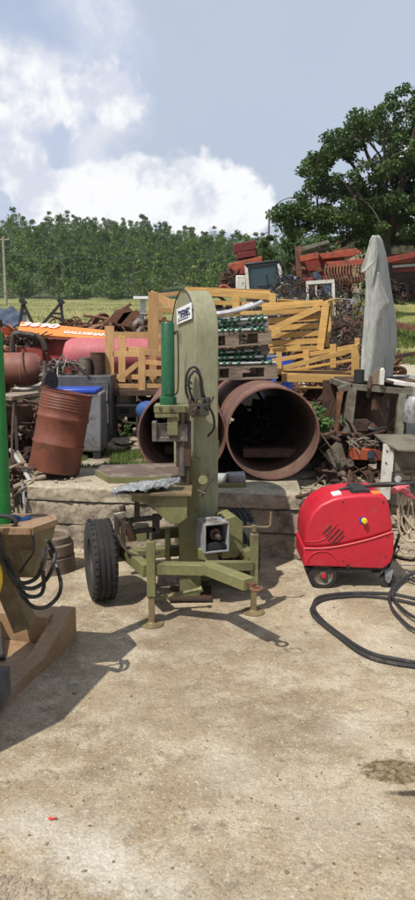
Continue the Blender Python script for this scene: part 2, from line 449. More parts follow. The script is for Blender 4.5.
def nodes_mat(name):
    m = bpy.data.materials.new(name); m.use_nodes = True
    N, L = m.node_tree.nodes, m.node_tree.links
    h = {}
    b = N['Principled BSDF']; tc = N.new('ShaderNodeTexCoord'); vec = tc.outputs['Object']
    def noi(s, det=6., r=.6, dist=0., vv=None):
        n = N.new('ShaderNodeTexNoise'); n.inputs['Scale'].default_value = s; n.inputs['Detail'].default_value = det
        n.inputs['Roughness'].default_value = r; n.inputs['Distortion'].default_value = dist; L.new(vv or vec, n.inputs['Vector']); return n.outputs['Fac']
    def mr(x, a, bb, lo=0., hi=1.):
        n = N.new('ShaderNodeMapRange'); n.inputs['From Min'].default_value = a; n.inputs['From Max'].default_value = bb
        n.inputs['To Min'].default_value = lo; n.inputs['To Max'].default_value = hi
        L.new(x, n.inputs['Value']); return n.outputs['Result']
    def ma(op, a, bb):
        n = N.new('ShaderNodeMath'); n.operation = op
        for i, x in enumerate((a, bb)):
            if isinstance(x, (int, float)): n.inputs[i].default_value = x
            else: L.new(x, n.inputs[i])
        return n.outputs[0]
    def mix(f, a, bb, mode='MIX'):
        n = N.new('ShaderNodeMix'); n.data_type = 'RGBA'; n.blend_type = mode
        if isinstance(f, float): n.inputs['Factor'].default_value = f
        else: L.new(f, n.inputs['Factor'])
        A = [i for i in n.inputs if i.name == 'A' and i.type == 'RGBA'][0]; B = [i for i in n.inputs if i.name == 'B' and i.type == 'RGBA'][0]
        for s, x in ((A, a), (B, bb)):
            if isinstance(x, tuple): s.default_value = (x[0], x[1], x[2], 1)
            else: L.new(x, s)
        return [o for o in n.outputs if o.type == 'RGBA'][0]
    def grey(f):
        cb = N.new('ShaderNodeCombineColor')
        for i in range(3): L.new(f, cb.inputs[i])
        return cb.outputs[0]
    def spot(c, r, soft, wob=.3, ns=8., sx=1., sy=1.):
        mp = N.new('ShaderNodeMapping'); mp.inputs['Location'].default_value = (-c[0] * sx, -c[1] * sy, 0); mp.inputs['Scale'].default_value = (sx, sy, 0)
        L.new(vec, mp.inputs['Vector'])
        ln = N.new('ShaderNodeVectorMath'); ln.operation = 'LENGTH'; L.new(mp.outputs[0], ln.inputs[0])
        d = ma('ADD', ln.outputs['Value'], ma('MULTIPLY', ma('SUBTRACT', noi(ns, 7., .65), .5), wob * 2))
        return mr(d, r + soft, r - soft)
    def bump(hs, st, dist=.02):
        bn = N.new('ShaderNodeBump'); bn.inputs['Strength'].default_value = st; bn.inputs['Distance'].default_value = dist
        L.new(hs, bn.inputs['Height']); L.new(bn.outputs[0], b.inputs['Normal'])
    sx = N.new('ShaderNodeSeparateXYZ'); L.new(vec, sx.inputs[0])
    return m, N, L, b, vec, noi, mr, ma, mix, grey, spot, bump, sx

# terrain material: trodden dirt near the yard, straw coloured meadow, forest floor
m, N, L, b, vec, noi, mr, ma, mix, grey, spot, bump, sx = nodes_mat('dirt and meadow')
dirt = mix(mr(noi(1.6), .4, .6), (.27, .22, .15), (.19, .155, .10))
dirt = mix(mr(noi(5.0, 8.), .52, .62), dirt, (.12, .10, .065))
meadow = mix(mr(noi(.35), .38, .62), (.20, .205, .06), (.27, .23, .085))
meadow = mix(mr(noi(3.0, 8., .7), .45, .65), meadow, (.12, .15, .035))
gravel = (.42, .37, .29)
yy = ma('ADD', sx.outputs['Y'], ma('MULTIPLY', ma('SUBTRACT', noi(.5), .5), 5.0))
c = mix(mr(yy, 10.5, 12.5), dirt, meadow)
c = mix(ma('MULTIPLY', spot((4.3, 15.5), 2.3, .4, .9, .7, .8, .62), .9), c, gravel)
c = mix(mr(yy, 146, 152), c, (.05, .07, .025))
c = mix(1.0, c, grey(mr(noi(40, 3.), .3, .7, .75, 1.12)), 'MULTIPLY')
L.new(c, b.inputs['Base Color']); b.inputs['Roughness'].default_value = .95; bump(noi(9, 8.), .8, .06)
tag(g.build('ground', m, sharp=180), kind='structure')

# the yard: old pale concrete covered with trodden dust
m, N, L, b, vec, noi, mr, ma, mix, grey, spot, bump, sx = nodes_mat('dusty yard concrete')
c = mix(mr(noi(.9, 8., .62), .40, .60), (.405, .322, .212), (.265, .204, .13))
c = mix(mr(noi(3.2, 9., .7), .45, .58, 0, .8), c, (.49, .42, .31))
c = mix(mr(noi(6.5, 9., .72, .4), .54, .66, 0, .75), c, (.19, .15, .10))
c = mix(mr(noi(1.7, 9., .7, .6), .54, .64, 0, .7), c, (.25, .19, .12))
c = mix(mr(noi(.8, 9., .75, 1.2), .56, .62, 0, .5), c, (.215, .17, .115))
c = mix(mr(noi(11., 9., .75, .8), .60, .66, 0, .7), c, (.17, .13, .085))
dk = mr(noi(45, 7., .75), .57, .66, 0, .85); c = mix(dk, c, (.14, .11, .075))
lt = mr(noi(60, 6., .7), .58, .68, 0, .75); c = mix(lt, c, (.60, .54, .44))
for (u, v, r, a) in ((85, 850, .13, .75), (40, 830, .10, .6), (110, 870, .09, .8), (230, 770, .16, .3), (20, 820, .1, .5), (330, 820, .2, .25), (350, 730, .12, .3), (160, 890, .1, .5)):
    p = G(u, v); c = mix(ma('MULTIPLY', spot(p, r, .07, .16, 14.), a), c, (.60, .55, .46))
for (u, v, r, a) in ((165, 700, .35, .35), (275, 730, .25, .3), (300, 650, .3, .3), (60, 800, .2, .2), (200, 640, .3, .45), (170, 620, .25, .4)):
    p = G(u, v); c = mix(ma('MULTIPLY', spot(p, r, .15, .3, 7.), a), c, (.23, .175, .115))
p = G(384, 772); c = mix(ma('MULTIPLY', spot((p.x + .04, p.y, 0), .085, .006, .035, 26., .62, 1.), mr(noi(34, 8., .75), .38, .58, .25, 1.)), c, (.115, .085, .035))
p = G(420, 794); c = mix(ma('MULTIPLY', spot(p, .02, .006, .006, 30., .16, 1.), .9), c, (.04, .03, .02))
# a lighter poured square on the right, with its joint
ysq = ma('MULTIPLY', mr(sx.outputs['X'], .92, .94), ma('MULTIPLY', mr(sx.outputs['Y'], 3.62, 3.64), mr(sx.outputs['Y'], 4.30, 4.27)))
c = mix(ma('MULTIPLY', ysq, mr(noi(7., 8.), .4, .6, .25, .7)), c, (.47, .40, .29))
# long cracks
vo = N.new('ShaderNodeTexVoronoi'); vo.feature = 'DISTANCE_TO_EDGE'; vo.inputs['Scale'].default_value = .42
wv = N.new('ShaderNodeVectorMath'); wv.operation = 'ADD'; L.new(vec, wv.inputs[0])
nn = N.new('ShaderNodeTexNoise'); nn.inputs['Scale'].default_value = 2.2; nn.inputs['Detail'].default_value = 8; L.new(vec, nn.inputs['Vector'])
L.new(nn.outputs['Color'], wv.inputs[1]); L.new(wv.outputs[0], vo.inputs['Vector'])
crk = ma('MULTIPLY', mr(vo.outputs['Distance'], .007, .0015), mr(noi(1.4), .52, .62))
c = mix(ma('MULTIPLY', crk, .4), c, (.14, .11, .08))
c = mix(1.0, c, grey(mr(noi(120, 3.), .3, .7, .74, 1.18)), 'MULTIPLY')
L.new(c, b.inputs['Base Color']); b.inputs['Roughness'].default_value = .93; b.inputs['Specular IOR Level'].default_value = .2
hh = ma('ADD', ma('MULTIPLY', noi(28, 9., .7), .8), ma('ADD', ma('MULTIPLY', noi(4, 6.), .9), ma('MULTIPLY', crk, -.6)))
bump(hh, 1.0, .024)
yd = MB(); xs = np.linspace(-9, 9, 91); ys = np.linspace(-5, 5.93, 81)
for y in ys:
    for x in xs: yd.v.append((x, y, .004 * mnoise.noise(V((x * 1.3, y * 1.3, 3))) + .004))
for j in range(80):
    for i in range(90): yd.f.append((j * 91 + i, j * 91 + i + 1, (j + 1) * 91 + i + 1, (j + 1) * 91 + i))
tag(yd.build('concrete_yard', m, sharp=180), kind='structure')
yard_m = m

rng = random.Random(5)
nrg = np.random.default_rng(11)

# ---- retaining platform: rough concrete courses with a broken right end
plat = thing('retaining_wall', (-.4, 5.85, 0), 'rough weathered concrete retaining wall and ledge that carries the barrel and the big pipes', 'retaining wall')
def wally(x): return 5.97 - (x + 1.55) * .16
def rough_block(xa, xb, za, zb, depth, ins, seed, nx=26, nz=7, amp=.03, topamp=.012):
    """a weathered block: front and top as one displaced grid"""
    mb = MB(); rows = []
    prof = [(0, za)] + [(0, za + (zb - za) * k / nz) for k in range(1, nz)] + [(.012, zb - .012), (.05, zb)] + [(depth * k / 6, zb) for k in range(1, 7)]
    for (dy, z) in prof:
        for i in range(nx + 1):
            x = xa + (xb - xa) * i / nx
            y = wally(x) + ins + dy
            q = V((x * 3, y * 3 + seed, z * 5)); q2 = V((x * 17, y * 17 + seed, z * 19)); q3 = V((x * 34, y * 34, z * 38))
            n = mnoise.noise(q) * amp * .6 + mnoise.noise(q2) * amp * .42 + mnoise.noise(q3) * amp * .2
            tz = mnoise.noise(V((x * 4, y * 4, seed))) * topamp * (1 if z >= zb - .02 else 0)
            ex = 0
            if i == 0: ex = mnoise.noise(V((y * 9, z * 14, seed))) * .04
            if i == nx: ex = mnoise.noise(V((y * 9, z * 14, seed + 5))) * .06
            mb.v.append((x + ex, y + (n if dy < .1 else 0), z + tz))
    n1 = nx + 1
    for j in range(len(prof) - 1):
        for i in range(nx): mb.f.append((j * n1 + i, j * n1 + i + 1, (j + 1) * n1 + i + 1, (j + 1) * n1 + i))
    # end caps
    for i in (0, nx):
        base = len(mb.v); x, y, z = mb.v[i]; mb.v.append((x, wally(x) + ins + depth, za))
        ring = [j * n1 + i for j in range(len(prof))] + [base]
        mb.f.append(tuple(ring))
    return mb
rough_block(-1.62, .92, .0, .228, 1.0, .012, 1.0, 90, amp=.03).build('lower_course', K['concrete'], plat, sharp=50)
rough_block(-1.60, -.62, .229, .434, 1.0, .010, 4.0, 50, amp=.03).build('middle_course', K['concrete'], plat, sharp=50)
rough_block(-.60, .90, .229, .434, 1.0, .008, 6.0, 70, amp=.03).build('middle_course', K['concrete'], plat, sharp=50)
rough_block(-1.58, -.30, .436, .565, 1.25, 0.0, 9.0, 64, amp=.035).build('top_slab', K['conc_top'], plat, sharp=50)
rough_block(-.29, .78, .436, .575, 1.15, -.01, 14.0, 56, amp=.035).build('top_slab', K['conc_top'], plat, sharp=50)

def rock(mb, c, r, seed, sc=(1, 1, .7)):
    import bmesh
    bm = bmesh.new(); bmesh.ops.create_icosphere(bm, subdivisions=2, radius=1)
    for v_ in bm.verts:
        n = 1 + .38 * mnoise.noise(v_.co * 1.3 + V((seed * 7.1, seed, 0))) + .14 * mnoise.noise(v_.co * 3.5 + V((seed, 0, 2)))
        v_.co = V((v_.co.x * sc[0], v_.co.y * sc[1], v_.co.z * sc[2])) * n * r
    ro = Matrix.Rotation(seed * 2.3, 3, 'Z')
    mb.add([ro @ v_.co + V(c) for v_ in bm.verts], [tuple(q.index for q in f.verts) for f in bm.faces]); bm.free()

# rubble bank right of the wall and round its broken ends
rb = MB()
for k in range(330):
    x = rng.uniform(.75, 2.6); y = rng.uniform(5.62, 6.5)
    h = max(0, min(.5, (y - 5.55) * .75)) * (1.0 if x < 2.2 else .8)
    rock(rb, (x, y, h * rng.uniform(.6, 1.0)), rng.uniform(.02, .085), k + .3, (rng.uniform(.8, 1.4), 1, rng.uniform(.5, .8)))
for k in range(60):
    x = rng.uniform(-2.5, -1.55); y = rng.uniform(5.85, 6.6)
    rock(rb, (x, y, rng.uniform(0, .3)), rng.uniform(.03, .10), k + 300.3)
for k in range(60):
    rock(rb, (rng.uniform(-1.5, .7), rng.uniform(6.0, 6.9), rng.uniform(.56, .575)), rng.uniform(.006, .022), k + 500.3)
for k in range(40):
    xx = rng.uniform(-1.6, .9); rock(rb, (xx, wally(xx) - rng.uniform(0, .12), .0), rng.uniform(.01, .035), k + 600.3)
tag(rb.build('rubble', K['rock'], sharp=25), 'broken stones and lumps of concrete heaped where the ledge ends', 'rubble', kind='stuff')
# paved dirt fill behind the slab on the right so that racks stand on something
fill = MB(); xs = np.linspace(.8, 5.5, 40); ys = np.linspace(5.75, 8, 26)
for y in ys:
    for x in xs:
        z = min(.56, max(-.02, (y - 5.8) * 1.3)) + mnoise.noise(V((x * 2.2, y * 2.2, 1))) * .05
        fill.v.append((x, y, z))
for j in range(25):
    for i in range(39): fill.f.append((j * 40 + i, j * 40 + i + 1, (j + 1) * 40 + i + 1, (j + 1) * 40 + i))
tag(fill.build('earth_bank', K['rock'], sharp=180), kind='structure')

# gravel and litter on the yard
gr = MB()
for k in range(520):
    u = rng.gauss(5, 34); v = 905 + rng.gauss(0, 18) - max(0, 0)
    if v < 872 + max(0, u) * .33: continue
    p = G(u, v); rock(gr, (p.x, p.y, .004), rng.uniform(.004, .014), k + .7, (1, 1, .6))
tag(gr.build('gravel', K['rock'], sharp=30), 'loose pale gravel in the bottom left corner of the yard', 'gravel', kind='stuff')
cr = MB()
for k in range(150):
    p = G(rng.uniform(-40, 460), rng.uniform(590, 900)); s = rng.uniform(.002, .006) * (1 if rng.random() < .93 else 1.8)
    rock(cr, (p.x, p.y, .006), s, k + .9, (rng.uniform(.8, 1.8), 1, .45))
K['crumb'] = mat('soil crumbs', (.12, .09, .055), (.22, .17, .11), 30, .95)
tag(cr.build('debris', K['crumb'], sharp=30), 'scattered dark crumbs of soil and bark on the yard', 'debris', kind='stuff')
lf = MB(); p = G(52, 821); lf.prism([(-.014, -.004), (.0, -.006), (.012, -.001), (.016, .005), (.002, .004), (-.012, .006)], (p.x, p.y, .010), (1, 0, 0), (0, 1, .1), (0, 0, 1), .002)
lf = tag(lf.build('litter', K['red_litter'], loc=p), 'small red scrap of plastic lying on the dusty concrete', 'litter')

# ---- vegetation
def leaf_quads(centres, radii, n_per, size, flat=.0, squash=.75, seed=1, bias=0.0):
    r = np.random.default_rng(seed); out = []
    for (c, rad), n in zip(zip(centres, radii), n_per):
        d = r.normal(size=(n, 3)); d /= np.linalg.norm(d, axis=1)[:, None]
        rr = rad * r.random(n) ** (1 / 2.2)
        p = np.array(c)[None] + d * rr[:, None] * np.array([1, 1, squash])
        a = r.normal(size=(n, 3)); a[:, 2] *= (1 - flat); a /= np.linalg.norm(a, axis=1)[:, None]
        bb = r.normal(size=(n, 3)); bb -= a * (a * bb).sum(1)[:, None]; bb /= np.linalg.norm(bb, axis=1)[:, None]
        s = size * r.uniform(.55, 1.3, n)[:, None]
        q = np.stack([p - a * s, p - bb * s * .5, p + a * s, p + bb * s * .5], axis=1)
        out.append(q)
    return np.concatenate(out)

def forest():
    cs, rs, ns = [], [], []; tr = MB()
    r = random.Random(3); pts = []
    y = 150
    while y < 338:
        half = y * .47; x = -half - 6; step = 5.6 + (y - 150) * .006
        while x < half + 6:
            px = x + r.uniform(-1.3, 1.3); py = y + r.uniform(-1.6, 1.6)
            pts.append((px, py)); x += step
        y += 7.0 + (y - 150) * .02
    for (px, py) in pts:
        front = py < 157
        h = r.uniform(6.0, 12.5) * (0.8 if front else 1.0) * (1.3 if r.random() < .07 else 1); z0 = T(px, py)
        w = h * r.uniform(.26, .40); ncl = r.randint(5, 8)
        conif = r.random() < .12
        for k in range(ncl):
            t = (k + .6) / ncl
            ww = w * (math.sin(math.pi * min(1, .25 + t * .8)) ** .7 if not conif else (1.05 - t) * .8)
            a = r.uniform(0, 6.28); q = r.uniform(.2, .75) * ww
            cs.append((px + math.cos(a) * q, py + math.sin(a) * q, z0 + h * (.12 + .86 * t))); rs.append(max(1.0, ww * r.uniform(.45, .9))); ns.append(int(85 * (1.5 if front else 1)))
        if front:
            tr.tube([(px, py, z0 - .3), (px, py, z0 + h * .7)], [.13, .05], 5)
    return leaf_quads(cs, rs, ns, .34, seed=8), tr
fq, ftr = forest()
fo = quads('forest', fq, K['leaf_far'])
tag(fo, 'dense green forest covering the hillside', 'forest', kind='stuff')
tag(ftr.build('forest_trunks', K['bark']), 'thin trunks along the lower edge of the forest', 'tree trunks', kind='stuff')

def small_tree(name, x, y, h, w, label, mt, seed, group=None, size=.16, n=110, ncl=12, cat='tree'):
    z0 = T(x, y); t = thing(name, (x, y, z0), label, cat, group); r = random.Random(seed)
    tb = MB(); tb.tube([(x, y, z0 - .2), (x + r.uniform(-.1, .1), y, z0 + h * .4), (x + r.uniform(-.2, .2), y, z0 + h * .85)], [.07 * h / 4, .05 * h / 4, .015], 7, smoothn=3)
    cs, rs, ns = [], [], []
    for k in range(ncl):
        tt = (k + .5) / ncl; ww = w * math.sin(math.pi * min(.97, .2 + tt * .78)) ** .6
        a = r.uniform(0, 6.28); q = r.uniform(.15, .8) * ww
        c = (x + math.cos(a) * q, y + math.sin(a) * q, z0 + h * (.15 + .83 * tt)); cs.append(c); rs.append(ww * r.uniform(.35, .62)); ns.append(n)
        if k % 2: tb.tube([(x, y, c[2] - .12 * h), c], [.02 * h / 4, .006], 5)
    tb.build('trunk', K['bark'], t)
    quads('crown', leaf_quads(cs, rs, ns, size, seed=seed), mt, t)
    return t
lab = ['pale lime green bush at the foot of the forest right of the utility pole', 'small bright bush at the forest edge above the scrap heap',
       'round lime coloured young tree left of the rounded machine hood at the forest edge', 'low bright shrub at the forest edge near the left pallet',
       'pale green bush behind the tractor cab']
P_ = [(22, 300, 143, 5.6, 3.2), (78, 304, 141, 3.0, 3.4), (150, 300, 140, 5.8, 3.8), (112, 302, 141, 3.4, 4.4), (300, 290, 136, 5.2, 3.4)]
for i, (u, v, Y, h, w) in enumerate(P_):
    x = W(u, v, Y).x; small_tree('young_tree' if i == 2 else 'bush', x, Y, h, w, lab[i], K['leaf_lime'], 40 + i, size=.3, cat='tree' if i == 2 else 'bush')

def big_tree():
    Yt = 28.0; base = V((W(384, 240, Yt).x, Yt, T(6.9, 28))); t = thing('oak_tree', base, 'large dark oak tree with open spreading crown rising behind the scrap on the right', 'tree')
    r = random.Random(21); tb = MB()
    poly = [(272, 222), (276, 212), (290, 204), (303, 190), (299, 178), (308, 163), (318, 150), (323, 139), (335, 129), (345, 127), (353, 135), (362, 129), (374, 118), (384, 110), (395, 118), (405, 108), (420, 102),
            (450, 100), (480, 125), (495, 180), (485, 225), (440, 240), (400, 238), (375, 242), (352, 232), (335, 228), (318, 232), (300, 236), (284, 230)]
    def inside(u, v):
        c = False; n = len(poly)
        for i in range(n):
            (x1, y1), (x2, y2) = poly[i], poly[(i + 1) % n]
            if (y1 > v) != (y2 > v) and u < (x2 - x1) * (v - y1) / (y2 - y1) + x1: c = not c
        return c
    P = [V((W(u, v, Yt).x, 0, W(u, v, Yt).z)) for u, v in poly]
    gaps = [(365, 166, 8), (391, 190, 8), (403, 143, 6), (340, 168, 6), (318, 205, 4), (352, 203, 4), (377, 140, 4)]
    cs, rs = [], []; tries = 0
    while len(cs) < 420 and tries < 16000:
        tries += 1; u = r.uniform(275, 500); v = r.uniform(100, 245)
        if not inside(u, v): continue
        if any(math.hypot(u - a, v - b) < g_ + 8 for a, b, g_ in gaps): continue
        edge_ = 1 - abs((u - 392) / 110) ** 2; dy = r.uniform(-2.9, 2.9) * max(.3, edge_)
        w = W(u, v, Yt); c = V((w.x, Yt + dy, w.z)); rad = r.uniform(.24, .50)
        if any((c - q).length < .38 for q in cs): continue
        cs.append(c); rs.append(rad)
    top = base + V((-.05, 0, 2.6)); limbs = []
    tb.tube([base + V((0, 0, -.3)), base + V((.05, 0, 1.2)), top], [.42, .32, .26], 12)
    for (u, v, dy) in ((292, 212, .3), (312, 175, -.8), (335, 145, .6), (360, 140, -.5), (388, 122, .4), (415, 115, -.8), (450, 130, .8), (478, 175, 0), (345, 205, -1.6), (420, 200, -1.8), (400, 165, 1.6), (325, 215, 1.2), (372, 175, -2)):
        e = W(u, v, Yt) + V((0, dy, 0)); m1 = top.lerp(e, .35) + V((r.uniform(-.3, .3), dy * .2, r.uniform(.1, .6))); m2 = top.lerp(e, .7) + V((r.uniform(-.3, .3), 0, r.uniform(.0, .5)))
        pp = catmull([top - V((0, 0, r.uniform(0, .9))), m1, m2, e], 7); tb.tube(pp, [.15 * (1 - .85 * k / (len(pp) - 1)) for k in range(len(pp))], 7); limbs += pp
    for c in cs:
        q = min(limbs, key=lambda a: (a - c).length); m_ = q.lerp(c, .5) + V((r.uniform(-.15, .15), r.uniform(-.15, .15), r.uniform(-.05, .2)))
        tb.tube([q, m_, c], [.035, .022, .008], 5, smoothn=3)
    tb.build('trunk', K['bark'], t)
    quads('crown', leaf_quads([tuple(c) for c in cs], rs, [int(155 * (q / .35) ** 2) for q in rs], .075, seed=5, squash=.65), K['leaf_oak'], t)
bt = big_tree()
x = W(288, 240, 30).x
small_tree('oak_sapling', x, 30.0, 4.2, 1.0, 'smaller pale leaved tree beside the left edge of the large oak', K['leaf_oak'], 77, size=.075, n=150, ncl=16)
x = W(297, 240, 29.5).x
small_tree('dry_tree', x, 29.6, 4.0, .45, 'small tree with browning leaves just left of the large oak', K['leaf_brown'], 79, size=.07, n=60, ncl=9)

for i, (u, h_, lb2) in enumerate(((306, 4.0, 'leafy tree filling in below the left side of the oak crown'), (326, 3.9, 'rounded tree behind the green bars of the red harvester'), (278, 3.0, 'low leafy tree right of the street lamp, in front of the forest'), (372, 3.6, 'shaded tree behind the tip of the grey sheet'))):
    small_tree('leafy_tree', W(u, 240, 33).x, 33.0, h_, 1.3, lb2, K['leaf_oak'], 120 + i, size=.085, n=210, ncl=16)
# grass
def grass(name, pts, h, w, label, seed, mt=None):
    r = np.random.default_rng(seed); n = len(pts); P = np.array(pts)
    a = r.uniform(0, 6.28, n); hh = h * r.uniform(.4, 1.2, n); lean = r.normal(0, .35, (n, 2)) * hh[:, None]
    dx = np.stack([np.cos(a), np.sin(a), np.zeros(n)], 1) * (w * .5)
    top = P + np.concatenate([lean, hh[:, None]], 1)
    q = np.stack([P - dx, P + dx, top + dx * .2, top - dx * .2], 1)
    return tag(quads(name, q, mt or K['grass']), label, 'grass', kind='stuff')
pts = []
for k in range(9000):
    x = rng.uniform(-1.6, -.35); y = rng.uniform(6.75, 7.75)
    if mnoise.noise(V((x * 3, y * 3, 0))) > -.12 - .3 * (7.3 - abs(y - 7.2) - 6.9): pts.append((x, y, T(x, y)))
grass('grass', pts, .05, .008, 'short green grass on the ledge between the rusty barrel and the big pipes', 3)
pts = []
for k in range(30000):
    y = rng.uniform(14, 40) if rng.random() < .5 else rng.uniform(17, 26)
    x = y * rng.uniform(.19, .42)
    if mnoise.noise(V((x * .6, y * .6, 5))) < -.1: continue
    if ((x - 4.3) * .8) ** 2 + ((y - 15.5) * .62) ** 2 < 4.4: continue
    pts.append((x, y, T(x, y)))
grass('meadow_grass', pts, .16, .03, 'rough meadow grass on the bank behind the grey sheet at the right edge', 4)
pts = []
for k in range(26000):
    y = rng.uniform(30, 145); x = y * rng.uniform(-.45, .1)
    pts.append((x, y, T(x, y)))
K['straw'] = mat('straw coloured grass', (.25, .24, .085), (.17, .20, .06), .4, .8, trans=.2)
grass('hay_field_grass', pts, .16, .05, 'dry straw coloured grass of the field below the forest', 6, K['straw'])

def weed_plant(u, v, Y, h, label, seed, n=16):
    b0 = W(u, v, Y); t = thing('weed', b0, label, 'plant'); r = random.Random(seed); st = MB(); P = []
    for k in range(n):
        a = r.uniform(0, 6.28); hh = h * r.uniform(.5, 1); sp = h * r.uniform(.05, .35)
        e = b0 + V((math.cos(a) * sp, math.sin(a) * sp, hh)); mid = b0 + V((math.cos(a) * sp * .3, math.sin(a) * sp * .3, hh * .5))
        s0 = b0 + V((r.uniform(-.1, .1), r.uniform(-.05, .05), 0)); pp = catmull([s0, mid, e], 6); st.tube(pp, .003, 4)
        for p in pp[2:]:
            for q in range(3):
                d = V((r.gauss(0, 1), r.gauss(0, 1), r.uniform(-.2, .9))).normalized() * h * r.uniform(.09, .17); s = d.orthogonal().normalized() * d.length * .22
                P.append([p, p + d * .5 + s, p + d, p + d * .5 - s])
    st.build('stem', K['weed'], t); quads('leaves', np.array([[tuple(x) for x in q] for q in P]), K['weed'], t)
weed_plant(319, 462, 6.65, .56, 'tall leafy green weed growing between the right pipe and the frame', 5, 22)
weed_plant(329, 460, 7.0, .42, 'shorter green weed behind the tall one beside the right pipe', 9, 14)
weed_plant(127, 436, 8.0, .18, 'little weed sprouting from the stone ledge below the small table', 7, 8)

# stone ledge in the grass
ld = MB()
for k in range(26): rock(ld, (-.95 + rng.uniform(-.45, .45), 7.95 + rng.uniform(-.12, .12), .58 + rng.uniform(0, .08)), rng.uniform(.05, .11), k + 900.2, (1.6, 1, .45))
tag(ld.build('stone_ledge', K['rock'], sharp=30), 'low ledge of flat stones behind the patch of green grass', 'stones', kind='stuff')

# ---- stone barn on the right
bx0 = W(337, 245, 36).x; bz0 = T(8, 36)
barn = thing('stone_barn', (bx0 + 5, 38, bz0), 'stone barn with brown tiled roof half hidden behind the oak', 'building')
zE = W(338, 246, 36).z; zA = W(362, 228, 36).z
xa = W(363, 228, 36).x; xb = xa + (xa - bx0)
mb = MB(); mb.prism([(bx0 + .25, bz0 - 1), (xb + 6, bz0 - 1), (xb + 6, zE - .3), (xb, zE + .1), (xa, zA - .15), (bx0 + .25, zE - .1)], (0, 36, 0), (1, 0, 0), (0, 0, 1), (0, 1, 0), 7)
mb.build('wall', K['stone_wall'], barn)
mb = MB(); mb.prism([(bx0 - .2, zE - .1), (xa, zA), (xb + .3, zE), (xb + .3, zE + .16), (xa, zA + .2), (bx0 - .2, zE + .1)], (0, 35.6, 0), (1, 0, 0), (0, 0, 1), (0, 1, 0), 7.8)
mb.build('roof', K['roof'], barn)
mb = MB(); mb.box((xb + 3.3, 39.4, zE + .0), (6.6, 7.6, .22), Matrix.Rotation(R(-6), 3, 'X')); mb.build('lean_to_roof', K['roof'], barn)

# ---- utility pole, wires and street lamp
b0 = W(6, 300, 76); tp = W(5, 237, 76); zg = T(b0.x, 76)
up = thing('utility_pole', (b0.x, 76, zg), 'plain timber utility pole standing at the left edge of the field', 'utility pole')
mb = MB(); mb.tube([(b0.x, 76, zg - .5), (b0.x, 76, tp.z)], [.17, .11], 10); mb.build('pole', K['pole'], up)
mb = MB(); mb.box((b0.x, 76, tp.z - .25), (1.3, .1, .1))
for d in (-.55, 0, .55): mb.cyl((b0.x + d, 76, tp.z - .2), (b0.x + d, 76, tp.z - .0), .05, .04, 8)
mb.build('crossarm', K['pole'], up)
def wire(name, a, c, sag, r, label):
    a, c = V(a), V(c); pts = [a.lerp(c, i / 24) - V((0, 0, sag * 4 * (i / 24) * (1 - i / 24))) for i in range(25)]
    mb = MB(); mb.tube(pts, r, 5); tag(mb.build(name, K['black'], loc=a), label, 'cable')
wire('overhead_wire', W(-60, 250, 74), W(330, 247, 74), .9, .028, 'thin overhead wire crossing level in front of the forest')
wire('overhead_wire', W(268, 232, 40), W(170, 275, 70), .4, .02, 'overhead wire climbing towards the street lamp in front of the forest')
lb_ = V((W(266, 300, 33).x, 33, 0)); lb_.z = T(lb_.x, 33)
small_tree('oak_sapling', W(267, 240, 31).x, 31.0, 4.3, 1.0, 'dark sapling hiding the post of the street lamp', K['leaf_oak'], 90, size=.085, n=300, ncl=16)
sl = thing('street_lamp', lb_, 'curved arm of a street lamp reaching out left of the oak', 'street lamp')
e = W(292, 197, 33); s_ = W(270, 212, 33)
q0 = V((W(268.5, 260, 33).x, 33, lb_.z))
mb = MB(); mb.tube([q0, V((q0.x, 33, s_.z - .35)), V((s_.x, 33, s_.z)), W(281, 201, 33), e], [.045, .04, .03, .022, .022], 8, smoothn=5); mb.build('pole', K['tan_metal'], sl)
mb = MB(); mb.sphere(e + V((.08, 0, -.02)), .12, sc=(1.7, .8, .45)); mb.build('lamp_head', K['grey_paint'], sl)

# ================================================================== MACHINES IN THE YARD
# local frame of the olive machine
MO = V((-.28, 4.92, 0)); MA = V((.956, .292, 0)); MBk = V((-.292, .956, 0)); UP = V((0, 0, 1))
def L3(a, b, z): return MO + MA * a + MBk * b + V((0, 0, z))
ROT = Matrix((MA, MBk, UP)).transposed()

def text_mesh(name, body, size, mt, parent, o, ex, ey, ez, depth=.0015, bold=0.0, shear=0.0, sx=1.0, align='CENTER'):
    cu = bpy.data.curves.new(name, 'FONT'); cu.body = body; cu.size = size; cu.extrude = depth; cu.align_x = align; cu.align_y = 'CENTER'
    cu.offset = bold; cu.shear = shear
    tmp = bpy.data.objects.new(name, cu); col.objects.link(tmp)
    dg = bpy.context.evaluated_depsgraph_get(); me = bpy.data.meshes.new_from_object(tmp.evaluated_get(dg))
    vs = [v.co.copy() for v in me.vertices]; fs = [tuple(p.vertices) for p in me.polygons]
    bpy.data.objects.remove(tmp); bpy.data.curves.remove(cu)
    bpy.data.meshes.remove(me)
    mb = MB(); o, ex, ey, ez = V(o), V(ex), V(ey), V(ez)
    mb.add([o + ex * (v.x * sx) + ey * v.y + ez * v.z for v in vs], fs)
    return mb.build(name, mt, parent, smooth=False)

